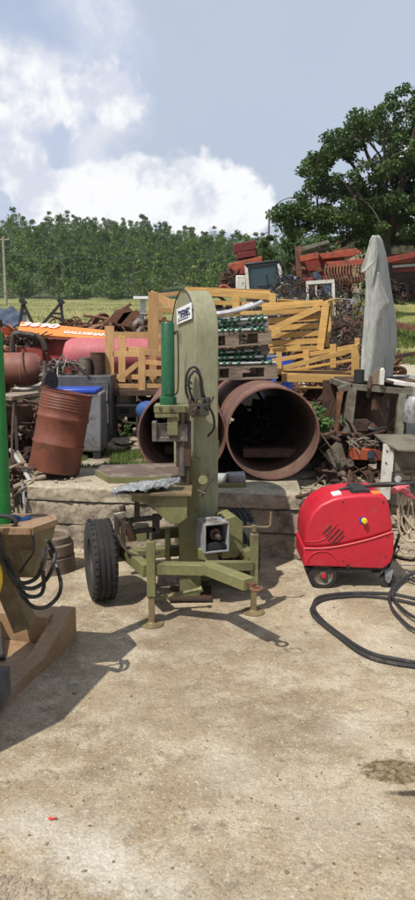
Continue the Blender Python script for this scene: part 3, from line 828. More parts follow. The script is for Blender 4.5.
def wheel(parent, c, ax, R0, wd, rimr, name='wheel', rim_mat=None, seg=40):
    ax = V(ax).normalized(); h = wd / 2
    p = [(rimr, -h * .72), (rimr * 1.06, -h * .86), (R0 * .84, -h), (R0 * .93, -h * .93), (R0 * .985, -h * .76), (R0, -h * .66)]
    for k in (-.42, 0, .42):
        p += [(R0, h * k - .010), (R0 - .008, h * k - .007), (R0 - .008, h * k + .007), (R0, h * k + .010)]
    p += [(R0, h * .66), (R0 * .985, h * .76), (R0 * .93, h * .93), (R0 * .84, h), (rimr * 1.06, h * .86), (rimr, h * .72)]
    lug = MB().lathe(c, ax, p, seg, closed=True)
    e = ax.orthogonal().normalized(); g_ = ax.cross(e)
    for k in range(36):
        for s, sh in ((-1, 0), (1, .5)):
            a = 2 * math.pi * (k + sh) / 36; rd = e * math.cos(a) + g_ * math.sin(a); tn = ax.cross(rd)
            q = c + rd * (R0 - .004) + ax * (s * h * .72)
            lug.beam(q - ax * (h * .14), q + ax * (h * .14), .012, .012, up=rd)
    t = lug.build('wheel', K['rubber'], parent, sharp=28)
    rm = MB().lathe(c, ax, [(rimr + .004, -h * .74), (rimr * .93, -h * .6), (rimr * .86, -h * .2), (rimr * .45, -h * .05), (rimr * .40, -h * .30), (.0, -h * .32)], seg)
    rm.lathe(c, ax, [(rimr + .004, h * .74), (rimr * .93, h * .6), (rimr * .86, h * .3), (rimr * .45, h * .2), (0, h * .2)], seg)
    rm.lathe(c, ax, [(rimr + .002, -h * .74), (rimr + .002, h * .74)], seg)
    rm.build('rim', rim_mat or K['dark_steel'], t)
    nb = MB()
    for k in range(5):
        a = 2 * math.pi * k / 5; q = c + (e * math.cos(a) + g_ * math.sin(a)) * rimr * .62 - ax * (h * .16); nb.cyl(q, q - ax * .02, .011, seg=6)
    nb.build('wheel_nuts', K['bright_steel'], t)
    return t

mach = thing('log_splitter_saw', tuple(MO), 'olive green wheeled log saw with tall rounded hood in the middle of the yard', 'saw machine')
# --- hood: arched housing, plate on the left and rim on the right
HZ0, HZ1 = .22, 2.165; b0_, b1_ = -.17, .45; rr = (b1_ - b0_) / 2; bc = (b0_ + b1_) / 2
arc = [(b0_, HZ0), (b1_, HZ0)] + [(bc + rr * math.cos(t), HZ1 - rr + rr * math.sin(t)) for t in [math.pi * k / 28 for k in range(29)]]
hood = MB().prism(arc, L3(.155, 0, 0), MBk, UP, MA, .165).build('hood', K['olive_grey'], mach, bevel=.006)
# welded flange round the plate, set slightly outside
outer = [(bc + (rr + .006) * math.cos(t), HZ1 - rr + (rr + .006) * math.sin(t)) for t in [math.pi * k / 28 for k in range(29)]]
rimb = MB()
pts = [L3(.150, a, z) for a, z in outer[5:]] + [L3(.150, b1_ + .006, 1.15)]
if abs(outer[-1][0] - b1_) > abs(outer[0][0] - b1_): pts = [L3(.150, b1_ + .006, 1.15)] + [L3(.150, a, z) for a, z in outer[:-5]]
rimb.tube(pts, .005, 6); rimb.build('hood_flange', K['dark_steel'], mach)
hg = MB(); 
for z in (1.02, 1.55): hg.cyl(L3(.322, b0_ + .02, z), L3(.322, b0_ + .02, z + .10), .011, seg=10)
hg.build('hinge', K['olive'], mach)
# sign with lettering
so = L3(.146, .08, 2.00); ex = (-MBk * .995 + UP * .085).normalized(); ey = (UP * .995 + MBk * .085).normalized()
sg = MB().prism([(-.20, -.055), (.20, -.055), (.20, .055), (-.20, .055)], so, ex, ey, -MA, .004).build('sign', K['white_clean'], mach)
K['ink'] = mat('dark blue ink', (.02, .025, .09), (.02, .02, .07), 8, .5)
text_mesh('lettering', 'TIFERMEC', .074, K['ink'], sg, so - MA * .0045 + ex * .022, ex, ey, -MA, bold=.0022, sx=.86)
lg = MB(); lg.prism([(-.155, .012), (-.128, .012), (-.128, .038), (-.155, .038)], so - MA * .0045, ex, ey, -MA, .0015); lg.prism([(-.155, -.044), (-.132, -.044), (-.132, -.018), (-.155, -.018)], so - MA * .0045, ex, ey, -MA, .0015)
lg.prism([(-.115, -.038), (.12, -.038), (.12, -.032), (-.115, -.032)], so - MA * .0045, ex, ey, -MA, .0015)
lg.build('emblem', K['ink'], sg)
# hydraulic cylinder
def cl(u, v, Y): return W(u, v, Y)
ct = W(167.5, 322, 4.62); cb = V((ct.x, ct.y, 1.43))
cy = MB().lathe(cb, UP, [(0, 0), (.044, 0), (.044, ct.z - cb.z - .012), (.036, ct.z - cb.z), (0, ct.z - cb.z)], 32).build('hydraulic_cylinder', K['cyl_green'], mach)
mb = MB().lathe(cb, UP, [(.052, -.03), (.056, -.03), (.056, .018), (.044, .022)], 28); mb.box(cb + V((.0, -.02, .06)), (.04, .06, .04)); mb.build('collar', K['cyl_green'], cy)
mb = MB().tube([ct + V((.046, .0, -.07)), ct + V((.062, 0, -.06)), ct + V((.068, 0, -.12)), cb + V((.068, 0, .15)), cb + V((.06, 0, .05)), cb + V((.03, 0, .03))], .0055, 8, smoothn=5)
mb.cyl(ct + V((.03, 0, -.07)), ct + V((.056, 0, -.07)), .011, seg=8); mb.build('oil_line', K['dark_steel'], cy)
# cylinder head bracket and column face
mb = MB(); mb.box(V((ct.x + .075, 4.63, 1.375)), (.33, .17, .05)); mb.box(V((ct.x - .005, 4.60, 1.335)), (.16, .10, .035))
mb.box(V((ct.x + .03, 4.60, 1.27)), (.07, .07, .14)); mb.box(V((ct.x + .20, 4.70, 1.36)), (.10, .12, .10)); mb.build('cylinder_bracket', K['olive'], mach, bevel=.004)
mb = MB()
for dx in (-.05, .02, .12, .20): mb.cyl((ct.x + dx, 4.545, 1.385), (ct.x + dx, 4.535, 1.385), .011, seg=6)
mb.build('bolts', K['steel'], mach)
# wedge beam, brownish
mb = MB(); mb.box(V((ct.x + .012, 4.62, 1.225)), (.235, .05, .095)); mb.box(V((ct.x - .09, 4.60, 1.225)), (.03, .08, .13)); mb.box(V((ct.x + .012, 4.59, 1.17)), (.235, .012, .03))
mb.build('splitting_wedge', K['steel'], mach, bevel=.003)
# ram and its guide
x1 = W(182, 440, 4.62).x
mb = MB(); mb.cyl((x1, 4.62, .92), (x1, 4.62, 1.36), .020, seg=16); mb.cyl((x1 + .035, 4.66, .80), (x1 + .035, 4.66, 1.36), .017, seg=14)
mb.build('ram', K['steel'], mach)
mb = MB(); mb.box((x1 + .01, 4.66, 1.13), (.10, .10, .30)); mb.box((x1 + .015, 4.67, .95), (.075, .09, .20)); mb.build('ram_guide', K['dark_steel'], mach, bevel=.005)
# column below
cx = L3(.06, -.14, 0).x
mb = MB(); mb.box(L3(.235, .12, .60), (.19, .30, 1.1), ROT); mb.build('column', K['olive'], mach, bevel=.006)
mb = MB(); mb.box((W(187, 500, 4.74).x + .02, 4.78, .52), (.15, .15, .98)); mb.build('splitter_column', K['olive'], mach, bevel=.006)
mb = MB(); mb.box((W(187, 500, 4.74).x + .02, 4.78, .030), (.30, .26, .016)); mb.build('base_plate', K['dark_steel'], mach)
for s in (0, 1):
    mb = MB(); p = L3(.155 + .167 * s + (.006 if s else -.006), .12, .48)
    mb.box(p, (.012, .34, .30), ROT); mb.build('gusset', K['olive'], mach, bevel=.003)
# hoses over the valve
vx = W(196, 405, 4.6)
hz = MB()
hz.tube([W(190, 402, 4.62), W(186, 390, 4.60), W(187, 374, 4.58), W(193, 367, 4.56), W(199, 372, 4.58), W(201, 388, 4.60), W(203, 402, 4.62)], .0085, 8, smoothn=7)
hz.tube([W(194, 402, 4.58), W(190, 392, 4.55), W(189, 379, 4.53), W(195, 371, 4.52), W(201, 378, 4.54), W(203, 392, 4.56), W(207, 404, 4.60)], .0085, 8, smoothn=7)
hz.tube([W(192, 384, 4.60), W(189, 381, 4.55), W(188, 386, 4.55), W(192, 389, 4.58)], .005, 6, smoothn=5)
hz.tube([W(207, 404, 4.6), W(213, 415, 4.6), W(214, 428, 4.62), W(208, 436, 4.68)], .008, 8, smoothn=6)
hz.build('hydraulic_hose', K['hose'], mach)
mb = MB(); mb.box(W(199, 409, 4.58), (.13, .09, .075)); mb.box(W(206, 402, 4.60), (.06, .07, .06))
for u in (190, 196, 203, 208): mb.cyl(W(u, 405, 4.56), W(u, 398, 4.56), .012, seg=8)
mb.cyl(W(196, 409, 4.53), W(194, 411, 4.48), .016, seg=10); mb.tube([W(203, 408, 4.54), W(210, 404, 4.50), W(214, 396, 4.48)], .006, 6); mb.build('control_valve', K['dark_steel'], mach, bevel=.003)
# work table and its curved bracket
tz = W(160, 491, 4.5).z
tx0, tx1 = W(131, 490, 4.5).x, W(192, 490, 4.5).x
mb = MB(); mb.box(((tx0 + tx1) / 2, 4.56, tz), (tx1 - tx0, .34, .022)); tbl = mb.build('work_table', K['bronze_dark'], mach, bevel=.003)
br = [(0, 0), (.36, 0), (.36, -.15), (.31, -.19), (.25, -.19), (.19, -.14), (.12, -.07), (.03, -.045), (0, -.045)]
mb = MB().prism(br, (tx0 + .01, 4.43, tz - .012), (1, 0, 0), (0, 0, 1), (0, 1, 0), .012)
mb.build('table_bracket', K['olive'], mach, bevel=.002)
MB().prism(br, (tx0 + .01, 4.66, tz - .012), (1, 0, 0), (0, 0, 1), (0, 1, 0), .012).build('table_bracket', K['olive'], mach, bevel=.002)
# infeed table behind, brown red with olive edge
c0 = W(97, 474, 5.0); c1 = W(180, 480, 5.0)
mb = MB().prism([(c0.x, 4.98), (c0.x + .13, 4.72), (c1.x, 4.72), (c1.x, 5.30), (c0.x, 5.20)], (0, 0, .872), (1, 0, 0), (0, 1, 0), (0, 0, 1), .012)
it = mb.build('infeed_table', K['maroon_t'] if 'maroon_t' in K else mat('worn red brown table', (.12, .075, .055), (.09, .065, .045), 5, .5, d=(.2, .16, .12), dscale=6), mach)
mb = MB(); mb.beam((c0.x - .004, 4.98, .868), (c0.x + .13, 4.715, .868), .012, .045); mb.beam((c0.x + .13, 4.712, .868), (c1.x - .06, 4.712, .868), .012, .045); mb.build('table_edge', K['olive'], it)
# valve pipe stub, lever
mb = MB(); mb.cyl(W(203, 482, 4.66), W(203, 480, 4.56), .026, seg=16); mb.cyl(W(203, 480, 4.562), W(203, 480, 4.55), .031, .031, seg=16); mb.build('pipe_stub', K['olive'], mach)
mb = MB(); mb.tube([W(202, 497, 4.55), W(207, 487, 4.5), W(214, 478, 4.46)], .006, 6); mb.tube([W(198, 490, 4.55), W(206, 494, 4.5)], .006, 6); mb.build('lever', K['steel'], mach)
# chassis
CH = .34
mb = MB(); mb.beam(L3(-.36, .12, CH), L3(-.27, -.50, CH - .0), .06, .085); mb.build('chassis_rail', K['olive'], mach, bevel=.004)
mb = MB(); mb.beam(L3(.52, .12, CH), L3(.45, -.50, CH), .06, .085); mb.build('chassis_rail', K['olive'], mach, bevel=.004)
mb = MB(); mb.beam(L3(-.44, .02, CH - .05), L3(.56, .02, CH - .05), .07, .07); mb.build('axle', K['olive'], mach, bevel=.004)
mb = MB(); mb.beam(L3(-.36, .33, CH), L3(.52, .33, CH), .06, .08); mb.build('cross_member', K['olive'], mach, bevel=.004)
tip = W(249, 584, 3.86)
lj = V((-.36, 4.29, 0)); rj = V((.31, 4.49, 0))
knee = W(210, 569, 4.20)
mb = MB(); a = V((lj.x + .03, 4.32, CH + .035)); mb.beam(a, knee, .075, .07); mb.build('drawbar_arm', K['olive'], mach, bevel=.004)
mb = MB(); mb.beam(knee - V((.02, -.01, -.004)), tip, .085, .068); db = mb.build('drawbar', K['olive'], mach, bevel=.004)
mb = MB(); mb.beam(V((rj.x - .02, 4.47, CH + .0)), knee + V((-.02, .06, .0)), .055, .06); mb.build('drawbar_arm', K['olive'], mach, bevel=.004)
d = (tip - knee).normalized(); et = tip + d * .075 - V((0, 0, .01))
tor = MB(); ring = [et + d * (.032 * math.cos(t)) + V((-d.y, d.x, 0)).normalized() * (.032 * math.sin(t)) for t in [2 * math.pi * k / 20 for k in range(21)]]
tor.tube(ring, .010, 8, caps=False); tor.beam(tip - d * .03, tip + d * .05, .035, .022); tor.build('tow_eye', K['rust'], db)
def jack(base, top, nm):
    j = MB(); j.beam((base.x, base.y, .20), (base.x, base.y, top), .055, .055, up=(0, 1, 0)); j = j.build('jack', K['olive'], mach, bevel=.003)
    k = MB(); k.beam((base.x, base.y, .02), (base.x, base.y, .24), .038, .038, up=(0, 1, 0)); k.build('inner_tube', K['bronze_dark'], j)
    k = MB(); k.lathe((base.x, base.y, .008), UP, [(0, .018), (.022, .018), (.03, .010), (.075, .006), (.078, 0), (0, 0)], 24); k.build('foot_plate', K['bronze_dark'], j)
    k = MB(); k.cyl((base.x, base.y, top), (base.x, base.y, top + .05), .010, seg=8); k.build('screw', K['steel'], j)
    return j
jl = jack(lj, .565, '')
jr = jack(rj, .555, '')
mb = MB(); z_ = .60; mb.tube([(rj.x - .075, rj.y, z_ - .002), (rj.x + .09, rj.y - .01, z_), (rj.x + .105, rj.y - .01, z_ + .015), (rj.x + .108, rj.y - .01, z_ + .10)], .0075, 8); mb.cyl((rj.x, rj.y, z_ - .03), (rj.x, rj.y, z_ + .01), .018, seg=10); mb.build('crank', K['bronze_dark'], jr)
mb = MB(); mb.beam((rj.x - .06, rj.y, .42), (rj.x, rj.y, .42), .05, .05); mb.build('jack_mount', K['olive'], mach, bevel=.003)
# foot pedal bar
mb = MB(); mb.cyl(W(156, 599, 4.5), W(201, 589, 4.52), .014, seg=12); mb.cyl(W(199, 590, 4.52), W(202.5, 588.6, 4.52), .021, seg=12); mb.build('pedal_bar', K['olive'], mach)
# motor box with shaft
bx = W(215.5, 537, 4.52); RB = Matrix.Rotation(R(20), 3, 'Z'); w_, h_ = .165, .19
def bo_(x, y, z): return bx + RB @ V((x, y, z))
fr = MB()
fr.box(bo_(0, .06, h_ / 2), (w_ + .01, .18, .010), RB); fr.box(bo_(0, .06, -h_ / 2), (w_ + .01, .18, .010), RB)
fr.box(bo_(-w_ / 2, .06, 0), (.010, .178, h_ - .011), RB); fr.box(bo_(w_ / 2, .06, 0), (.010, .178, h_ - .011), RB)
mbx = fr.build('motor_box', K['grey_paint'], mach, bevel=.002)
mb = MB(); mb.box(bo_(0, .13, 0), (w_ - .02, .02, h_ - .02), RB); mb.box(bo_(0, .05, -.06), (.13, .13, .045), RB); mb.build('back_panel', K['black'], mbx)
mb = MB(); mb.cyl(bo_(.01, .12, .01), bo_(.01, .03, .01), .040, .040, seg=20); mb.cyl(bo_(.01, .03, .01), bo_(.01, -.05, .005), .017, seg=14); mb.build('shaft', K['steel'], mbx, bevel=.003)
gd = [(0, 0), (.02, .085), (.10, .10), (.155, .05), (.155, -.16), (.11, -.20), (0, -.20)]
mb = MB().prism([(a, b) for a, b in gd], W(222, 531, 4.66), (.956, .292, 0), (0, 0, 1), (-.292, .956, 0), .20); mb.build('belt_guard', K['olive'], mach, bevel=.006)
mb = MB(); mb.prism([(0, 0), (.10, -.01), (.09, -.09), (0, -.07)], W(198, 549, 4.5), (1, 0, 0), (0, 0, 1), (0, 1, 0), .05); mb.build('clutch_guard', K['olive'], mach, bevel=.004)
# left clamp linkage
mb = MB()
for (p, q, w, h) in (((113, 514), (113, 558), .035, .035), ((116, 521), (158, 517), .03, .04), ((120, 533), (152, 529), .03, .03), ((152, 514), (152, 534), .05, .03), ((133, 500), (133, 519), .035, .035), ((117, 517), (120, 548), .025, .02)):
    mb.beam(W(p[0] + 4, p[1], 4.66), W(q[0] + 4, q[1], 4.66), w, h, up=(0, 1, 0))
mb.cyl(W(127, 521, 4.6), W(133, 540, 4.62), .03, seg=12); mb.cyl(W(122, 506, 4.6), W(126, 530, 4.6), .022, seg=10)
mb.tube([W(118, 535, 4.6), W(128, 552, 4.55), W(145, 556, 4.55), W(160, 552, 4.6)], .009, 8, smoothn=6)
mb.build('clamp_linkage', K['dark_steel'], mach, bevel=.003)
mb = MB(); mb.box(W(141, 532, 4.95), (.10, .14, .10)); mb.build('oil_tank', K['olive'], mach, bevel=.006); MB().box(W(168, 548, 4.85), (.035, .10, .25)).build('upright', K['olive'], mach, bevel=.004)
mb = MB(); mb.prism([(0, 0), (.09, .02), (.11, -.02), (.03, -.045)], W(114, 514, 4.56), (1, 0, 0), (0, -.45, .9), (0, .9, .45), .006); mb.build('sawdust_flap', K['white'], mach)
wheel(mach, L3(-.5, 0, .285), MA, .285, .175, .145)
wheel(mach, L3(.53, 0, .285), MA, .285, .175, .145)
# crumpled film on the table: a thing of its own
def sheet(fn, nu, nv):
    mb = MB()
    for j in range(nv + 1):
        for i in range(nu + 1): mb.v.append(tuple(fn(i / nu, j / nv)))
    for j in range(nv):
        for i in range(nu): mb.f.append((j * (nu + 1) + i, j * (nu + 1) + i + 1, (j + 1) * (nu + 1) + i + 1, (j + 1) * (nu + 1) + i))
    return mb
def film(s, t):
    x = tx0 - .12 + s * .44; wdt = .45 + .55 * math.sin(math.pi * min(1, s * 1.05 + .08)); y = 4.50 + (t - .5) * .26 * wdt
    rg_ = abs(mnoise.noise(V((s * 5 + t * 3, t * 9 - s * 2, 1)))) + .5 * abs(mnoise.noise(V((s * 13, t * 17, 4))))
    z = tz + .016 + .055 * s * (1 - abs(t - .5)) + (.15 - rg_ * .28) * .19 * (.3 + s)
    return (x + .02 * mnoise.noise(V((t * 9, s * 3, 2))), y, max(z, tz + .014) if x > tx0 else z - (tx0 - x) * .12)
fl = sheet(film, 60, 26).build('plastic_film', K['silver_sheet'], loc=(tx0 + .1, 4.5, tz), solid=.0015, sharp=25)
tag(fl, 'crumpled silvery plastic film lying on the small work table of the olive machine', 'plastic sheet')
pf = W(122, 491, 4.5)
def leafs(s, t): return (pf.x - .05 + s * .14, pf.y - .05 + t * .09, pf.z + .004 + .012 * math.sin(s * 3 + t * 2) - .035 * (1 - t) * .8)
ps = sheet(leafs, 10, 8).build('paper_sheet', K['white_clean'], loc=pf, solid=.002); tag(ps, 'white sheet of paper hanging over the left tip of the small work table', 'paper')

# ------------------------------------------------------------------ red hot water pressure washer
wo = V((1.05, 5.12, 0)); washer = thing('pressure_washer', wo, 'red plastic pressure washer on small wheels beside the broken end of the wall', 'pressure washer')
wY = 4.92; wD = .44
def wq(u, v, Y): return W(393.5 + (u - 394) * .94, 568.5 + (v - 571) * .90, Y)
def wp(u, v): q = wq(u, v, wY); return (q.x, q.z)
upper = [wp(*p) for p in ((299, 547), (299.5, 533), (302, 521), (308, 509), (317, 500), (329, 494), (341, 491), (360, 489), (378, 489), (386, 491), (389.5, 500), (392, 514), (394, 529), (370, 537), (340, 544), (318, 547))]
lower = [wp(*p) for p in ((298, 568), (298, 549), (318, 549), (340, 546), (370, 539), (394.5, 531), (394, 553), (391, 564), (383, 571), (352, 570), (335, 569))]
mb = MB().prism(upper, (0, wY, 0), (1, 0, 0), (0, 0, 1), (0, 1, 0), wD); up_ = mb.build('upper_shell', K['washer'], washer, bevel=.022)
up_.modifiers['bevel'].segments = 5; up_.modifiers['bevel'].angle_limit = R(50)
mb = MB().prism(lower, (0, wY - .004, 0), (1, 0, 0), (0, 0, 1), (0, 1, 0), wD + .008); lo_ = mb.build('lower_shell', K['washer'], washer, bevel=.016)
lo_.modifiers['bevel'].width = .008; lo_.modifiers['bevel'].segments = 4; lo_.modifiers['bevel'].angle_limit = R(50)
core = [wp(*p) for p in ((301, 560), (301, 530), (330, 500), (380, 500), (391, 520), (391, 555), (380, 565))]
MB().prism(core, (0, wY + .012, 0), (1, 0, 0), (0, 0, 1), (0, 1, 0), wD - .024).build('inner_body', K['washer'], washer)
tr_ = MB(); tr_.tube([wq(u, v, wY - .008) for u, v in ((299, 548.5), (318, 548.5), (340, 545.5), (370, 538), (393, 530))], .0055, 8, smoothn=5); tr_.build('trim_strip', K['washer_trim'], washer)
tr_ = MB(); tr_.tube([wq(u, v, wY - .002) for u, v in ((300, 541), (312, 541), (323, 536), (330, 526), (334, 520))], .004, 6, smoothn=5); tr_.build('body_crease', K['washer'], washer)
tr_ = MB(); tr_.tube([wq(u, v, wY - .006) for u, v in ((302, 565), (306, 556), (315, 552), (325, 553), (333, 560), (335, 568))], .005, 6, smoothn=5); tr_.build('wheel_arch', K['washer'], washer)
for (a, b) in (((319.5, 532), (327.5, 523)), ((321.5, 536), (332, 524)), ((324.5, 540), (336.5, 527)), ((327, 544), (340.5, 529)), ((331, 545), (341.5, 534))):
    s = MB(); p, q = wq(a[0], a[1], wY - .001), wq(b[0], b[1], wY - .001); s.beam(p, q, .006, .009, up=(0, 1, 0)); s.build('louvre', K['black'], washer)
kn = wq(362.5, 517.5, wY)
mb = MB(); mb.lathe(kn, (0, -1, 0), [(.0, .034), (.016, .034), (.019, .030), (.021, .004)], 20); mb.box(kn + V((0, -.037, 0)), (.006, .008, .03)); kb = mb.build('dial', K['yellow'], washer)
mb = MB(); mb.lathe(kn + V((-.008, .001, .0)), (0, -1, 0), [(0, .004), (.030, .004), (.031, .0)], 6); mb.build('dial_plate', K['blue'], washer)
sc_ = MB()
for (u, v) in ((304, 560), (340, 563), (386, 558), (388, 536), (340, 497), (383, 497)):
    q_ = wq(u, v, wY - .004); sc_.cyl(q_ + V((0, .004, 0)), q_ - V((0, .002, 0)), .006, seg=8)
sc_.build('screws', K['black'], washer)['kind'] = 'stuff'
sc_ = MB(); sc_.box(wq(345.5, 568.5, wY - .006), (.018, .02, .03)); sc_.build('latch', K['black'], washer)
rec = MB().prism([wp(*p) for p in ((350, 492), (372, 492), (371, 487), (366, 485), (354, 485.5))], (0, wY + .06, 0), (1, 0, 0), (0, 0, 1), (0, 1, 0), .24); rec.build('control_panel', K['black'], washer, bevel=.004)
k2 = MB()
for u, r_ in ((354, .018), (360, .022), (367, .016)): p = wq(u, 486, wY + .12); k2.cyl(p, p + V((0, 0, .02)), r_, r_ * .7, 12)
k2.tube([wq(352, 488, wY + .1), wq(357, 484, wY + .1), (wq(364, 487, wY + .1))], .006, 6, smoothn=5); k2.build('knobs', K['black'], washer)
p = wq(377, 489, wY); p.y += .05; mb = MB().box(p + V((0, 0, .004)), (.062, .07, .014)); mb.build('sticker', K['orange'], washer, bevel=.003)
p = wq(336, 492.0, wY); p.y += .12; mb = MB().box(p + V((0, 0, .003)), (.065, .10, .008), Matrix.Rotation(R(-13), 3, 'Y')); mb.build('label', K['white_clean'], washer)
fq_ = MB(); fq_.box((wq(345, 572, wY).x, wY + wD / 2, wq(345, 572, wY + .02).z), (.60, wD - .06, .02)); fq_.build('chassis', K['black'], washer)
for yy_ in (wY + .04, wY + wD - .02):
    c = V((wq(319, 573, wY + .04).x, yy_, .105)); t = MB().lathe(c, (0, 1, 0), [(.072, -.024), (.098, -.026), (.105, -.016), (.105, .016), (.098, .026), (.072, .024)], 28, closed=True).build('wheel', K['rubber'], washer)
    mb = MB().lathe(c, (0, 1, 0), [(0, -.03), (.022, -.028), (.03, -.008), (.060, -.006), (.072, -.020), (.074, .02)], 24)
    mb.build('rim', K['tan_metal'], t)
    MB().lathe(c, (0, 1, 0), [(0, -.042), (.018, -.040), (.020, -.03)], 14).build('hub_cap', K['washer'], t)
for yy_ in (wY + .05, wY + wD - .05):
    c = V((wq(388, 579, wY + .04).x, yy_, .060)); t = MB().lathe(c, (0, 1, 0), [(.0, -.016), (.055, -.016), (.060, -.010), (.060, .010), (.055, .016), (0, .016)], 20).build('castor', K['rubber'], washer)
    mb = MB().prism([(-.02, .0), (.02, 0), (.035, .085), (-.03, .085)], c + V((0, -.024, 0)), (1, 0, 0), (0, 0, 1), (0, 1, 0), .005); mb.prism([(-.02, .0), (.02, 0), (.035, .085), (-.03, .085)], c + V((0, .019, 0)), (1, 0, 0), (0, 0, 1), (0, 1, 0), .005); mb.cyl(c - V((0, .03, 0)), c + V((0, .03, 0)), .014, seg=10); mb.build('fork', K['grey_paint'], t)
hd = MB(); hy = wY + .2
hd.tube([W(322, 503, hy), W(340, 490, hy), W(362, 486.5, hy), W(388, 485.5, hy), W(412, 484.5, hy), W(414, 487, hy), W(411, 494, hy), W(404, 520, hy + .0), W(392, 556, hy), W(386, 574, hy)], .012, 10, smoothn=4); hd.build('handle', K['black'], washer)
lw = MB(); lw.tube([W(372, 485, wY + .1), W(386, 484, wY + .02), W(400, 484, wY), W(418, 482.5, wY)], [.010, .011, .012, .010], 8); lw.cyl(W(378, 485, wY + .08), W(394, 484, wY + .02), .016, seg=10)
tag(lw.build('spray_lance', K['hose'], loc=W(378, 485, wY)), 'black spray lance laid along the top of the red pressure washer', 'spray lance')
# pink plugs with beige cables hanging off the handle
def cable(name, paths, r, mt, label, cat='cable', smoothn=8, loc=None, grp=None):
    mb = MB()
    for p in paths: mb.tube(p, r, 8, smoothn=smoothn)
    return tag(mb.build(name, mt, loc=loc or paths[0][0]), label, cat, grp)
hy = wY + .1
cable('power_cable', [[W(u, v, hy) for u, v in ((405, 491), (399, 505), (398, 522), (402, 536), (409, 541), (420, 540))],
     [W(u, v, hy + .03) for u, v in ((407, 491), (402, 508), (402, 524), (408, 533), (413, 520), (411, 500), (408, 492))],
     [W(u, v, hy + .05) for u, v in ((406, 492), (409, 505), (406, 520), (409, 535), (412, 547), (405, 553), (399, 549))],
     [W(u, v, hy + .02) for u, v in ((404, 492), (401, 500), (404, 515), (414, 528), (424, 530))]], .0085, K['beige_hose'], 'beige power cables hanging in loops from the washer handle')
def plug(u, v, Y, tilt, label):
    p = W(u, v, Y); t = thing('power_plug', p, label, 'plug'); d = V((math.cos(tilt), 0, math.sin(tilt)))
    MB().tube([p - d * .05, p - d * .02, p + d * .02, p + d * .055], [.020, .026, .024, .016], 14).build('body', K['pinkpl'], t)
    MB().cyl(p + d * .055, p + d * .085, .012, .009, 10).build('cable_gland', K['pinkpl'], t)
plug(398, 489, hy - .03, R(20), 'pink red plug nearer to the red washer on the cable bundle')
plug(406, 492, hy - .05, R(-35), 'pink red plug lower on the right of the cable bundle')

# black high pressure hose on the ground
def gp(lst, z=.018): return [G(u, v, z) for u, v in lst]
cable('pressure_hose', [gp([(440, 612), (415, 604), (392, 599), (365, 596), (340, 597), (322, 600), (313, 606), (312, 613), (320, 622), (338, 636), (356, 650), (372, 658), (392, 663), (420, 667), (450, 668)]),
      gp([(440, 607), (412, 598), (390, 594), (362, 593), (338, 594), (320, 597), (314, 603), (315, 611), (324, 622), (342, 636), (360, 648), (376, 655), (396, 659), (420, 663), (450, 663)], .016)], .0125, K['hose'],
      'long black pressure hose looping double across the yard floor', 'hose')
cable('water_hose', [gp([(450, 590), (420, 583), (404, 578), (394, 586), (389, 597), (392, 608), (400, 618), (412, 628), (440, 640)], .040),
      gp([(450, 622), (420, 619), (406, 612), (396, 602), (392, 593), (398, 583), (410, 575), (430, 570)], .044)], .011, K['hose'],
      'tangle of black hose lying at the right edge beside the castor of the washer', 'hose')

# ------------------------------------------------------------------ brown machine cut by the left edge
bo = V((-1.1, 3.1, 0)); bm_ = thing('brown_splitter', bo, 'brown painted machine with box frame base and hopper cut by the left edge', 'machine')
def Gz(u, v, z): return G(u, v, z)
# base frame: right girder with slanted front, cross members, floor plate
th = .215
A = G(77, 640, 0)  # right far bottom corner
pA = V((A.x, A.y, 0)); dirF = (G(0, 712, 0) - pA); dirF.z = 0; dirF.normalize()   # runs towards the camera and left
nrm = V((dirF.y, -dirF.x, 0));
if nrm.x > 0: nrm = -nrm
gl = 1.25
side = [(0, 0), (gl, 0), (gl, .075), (.40, .075), (.17, .165), (.10, th), (0, th)]
mb = MB().prism(side, pA, dirF, UP, nrm, .10); mb.build('side_girder', K['bronze'], bm_, bevel=.004)
c = pA + nrm * .10
mb = MB(); mb.box(c + nrm * .5 + dirF * .09 + V((0, 0, th / 2 - .003)), (1.0, .18, th - .012), Matrix((-nrm, dirF, UP)).transposed()); mb.build('rear_girder', K['bronze'], bm_, bevel=.004)
mb = MB(); mb.box(c + nrm * .5 + dirF * .72 + V((0, 0, .035)), (1.0, 1.05, .02), Matrix((-nrm, dirF, UP)).transposed()); mb.build('floor_plate', K['bronze'], bm_)
mb = MB().prism(side, pA + nrm * .62 + dirF * .19, dirF, UP, nrm, .08); mb.build('side_girder', K['bronze'], bm_, bevel=.004)
# inclined post
ptop = W(14, 575, 3.42); pbot = W(30, 651, 3.42)
ptop = W(6, 556, 3.62); pbot = W(31, 626, 3.62)
mb = MB(); mb.beam(pbot - V((.03, 0, 0)), ptop - V((.05, 0, 0)), .10, .13, up=(0, 1, 0)); mb.build('inclined_post', K['bronze_dark'], bm_, bevel=.004)
